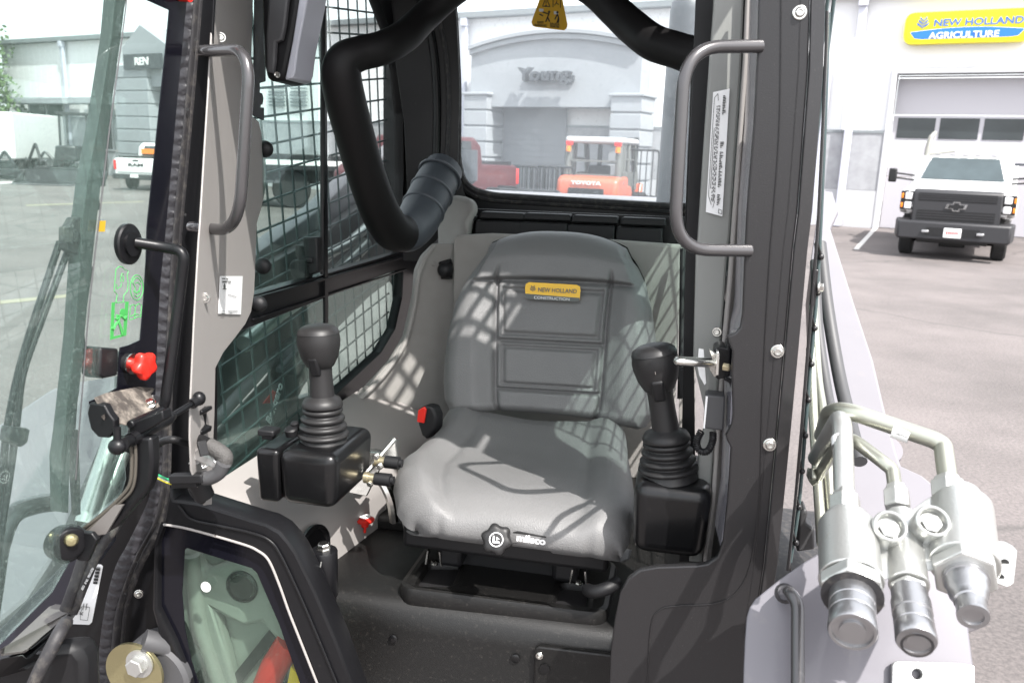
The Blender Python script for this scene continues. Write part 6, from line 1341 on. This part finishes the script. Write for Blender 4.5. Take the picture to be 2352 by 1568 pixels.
for (x, y, r_, nx, ny) in ((1958,1440,.0155,1957,1338),(2106,1478,.0125,2087,1350)):
    a, c = A2(nx, ny, YM-.01), A2(x, y, YM-.022); d = (c-a).normalized(); L = (c-a).length
    b = MB(); b.lathe([(r_*1.22,L+.0006),(r_*1.0,L+.0006)], a+d*.0015, d, 32, cap=False); b.build('seal_ring', K['rubber'], mf)
# nuts and pipes on top
for nm, (x0, y0, x1, y1, r) in dict(l=(1942,1185,1940,1128,.0185), m=(2062,1168,2058,1115,.0155), r=(2180,1148,2176,1098,.0200)).items():
    a, c = A2(x0, y0, YM+.015), A2(x1, y1, YM+.015); b = MB(); L = (c-a).length; b.lathe([(r*.9,0),(r,.002),(r,L*.72),(r*.85,L*.78),(r*.72,L)], a, c-a, 6); b.build('pipe_nut', K['zinc'], mf, .001, ang=30)
pA = fillet(seq2([(2178,1110,YM+.015),(2166,1022,YM+.02),(2146,1010,YM+.02),(1940,940,YM+.03),(1905,946,YM+.08),(1886,1000,YM+.30)]), [0,.02,.02,.03,.03,0], n=8)
b = MB(); b.tube(pA, .0112, 18); b.build('steel_pipe', K['pipe'], mf)
pB = fillet(seq2([(1939,1134,YM+.015),(1934,952,YM+.02),(1905,1000,YM+.12),(1874,1052,YM+.30)]), [0,.03,.03,0], n=8)
b = MB(); b.tube(pB, .0124, 18); b.build('steel_pipe', K['zinc'], mf)
pC = fillet(seq2([(2056,1122,YM+.015),(2050,1078,YM+.02),(2030,1062,YM+.02),(1956,1006,YM+.04),(1925,1020,YM+.12),(1880,1092,YM+.30)]), [0,.015,.02,.02,.03,0], n=8)
b = MB(); b.tube(pC, .0085, 16); b.build('steel_pipe', K['pipe'], mf)
a, c = A2(2052,984,YM+.025), A2(2090,998,YM+.025); b = MB(); b.lathe([(.0117,0),(.0117,(c-a).length)], a, c-a, 20, cap=False); tg = b.build('pipe_label', K['white'], mf)
a, c = A2(1934,1006,YM+.018), A2(1935,1026,YM+.018); b = MB(); b.lathe([(.0129,0),(.0129,(c-a).length)], a, c-a, 20, cap=False); b.build('pipe_label', K['white'], mf)
q0, q1 = A2(2058,997,YM+.010), A2(2084,1006,YM+.010); e = q1-q0; text3('label_lettering', '50809050705', q0, e, Vector((0,-.3,1)), Vector((0,-1,.2)), e.length, .0035, .0004, K['ink'], tg)
# ---------------------------------------------------------------- dome lamp housing at the top left
b = MB(); b.prism(seq([(598,-120,1.50),(700,-120,1.50),(690,20,1.50),(672,110,1.50),(660,165,1.50),(654,184,1.50),(612,187,1.50),(604,150,1.50),(600,60,1.50)]), (0,.10,0)); dl_ = b.build('cab_light', K['blackm'], ld, .012, bseg=4)
b = MB(); b.prism(seq([(690,-120,1.49),(722,-120,1.49),(706,0,1.49),(684,110,1.49),(677,165,1.49),(672,180,1.49),(654,184,1.49),(655,178,1.49),(672,90,1.49),(686,0,1.49)]), (0,.08,0)); b.build('light_lens', mat('satin_lens', (.42,.43,.48), .3), dl_, .006)
plate('light_cover', [(622,-120),(668,-120),(662,0),(655,60),(648,92),(634,98),(632,140),(628,170),(612,165),(610,80),(616,0)], Yp(1.485), .012, K['sleeve'], dl_, bevel=.005)
b = MB(); b.lathe([(.006,0),(.005,.002),(.0035,.0005)], A(637,172,1.488), NF, 14); b.build('screw', K['steel'], dl_)
b = MB(); b.tube(seq([(412,-16,1.18),(436,-14,1.18)]), .012, 14); b.build('red_hose_tip', K['red'], ld)
# lower body, tracks out of the camera's main view but real: keeps the machine standing on the yard
b = MB()
zg = -1.50
for x0, x1 in ((-1.25,-.95),(.28,.58)):
    b.prism([Vector((x0, y, z)) for y, z in ((1.0,-1.2),(1.1,-1.62),(2.6,-1.62),(2.95,-1.3),(2.8,-1.08),(1.3,-1.05))], (x1-x0,0,0))
b.build('rubber_track', K['rubber'], ld, .04)
b = MB(); b.bx(-.93,.26,1.35,3.2,-1.45,-1.58+.5); b.build('undercarriage', K['black'], ld, .03)
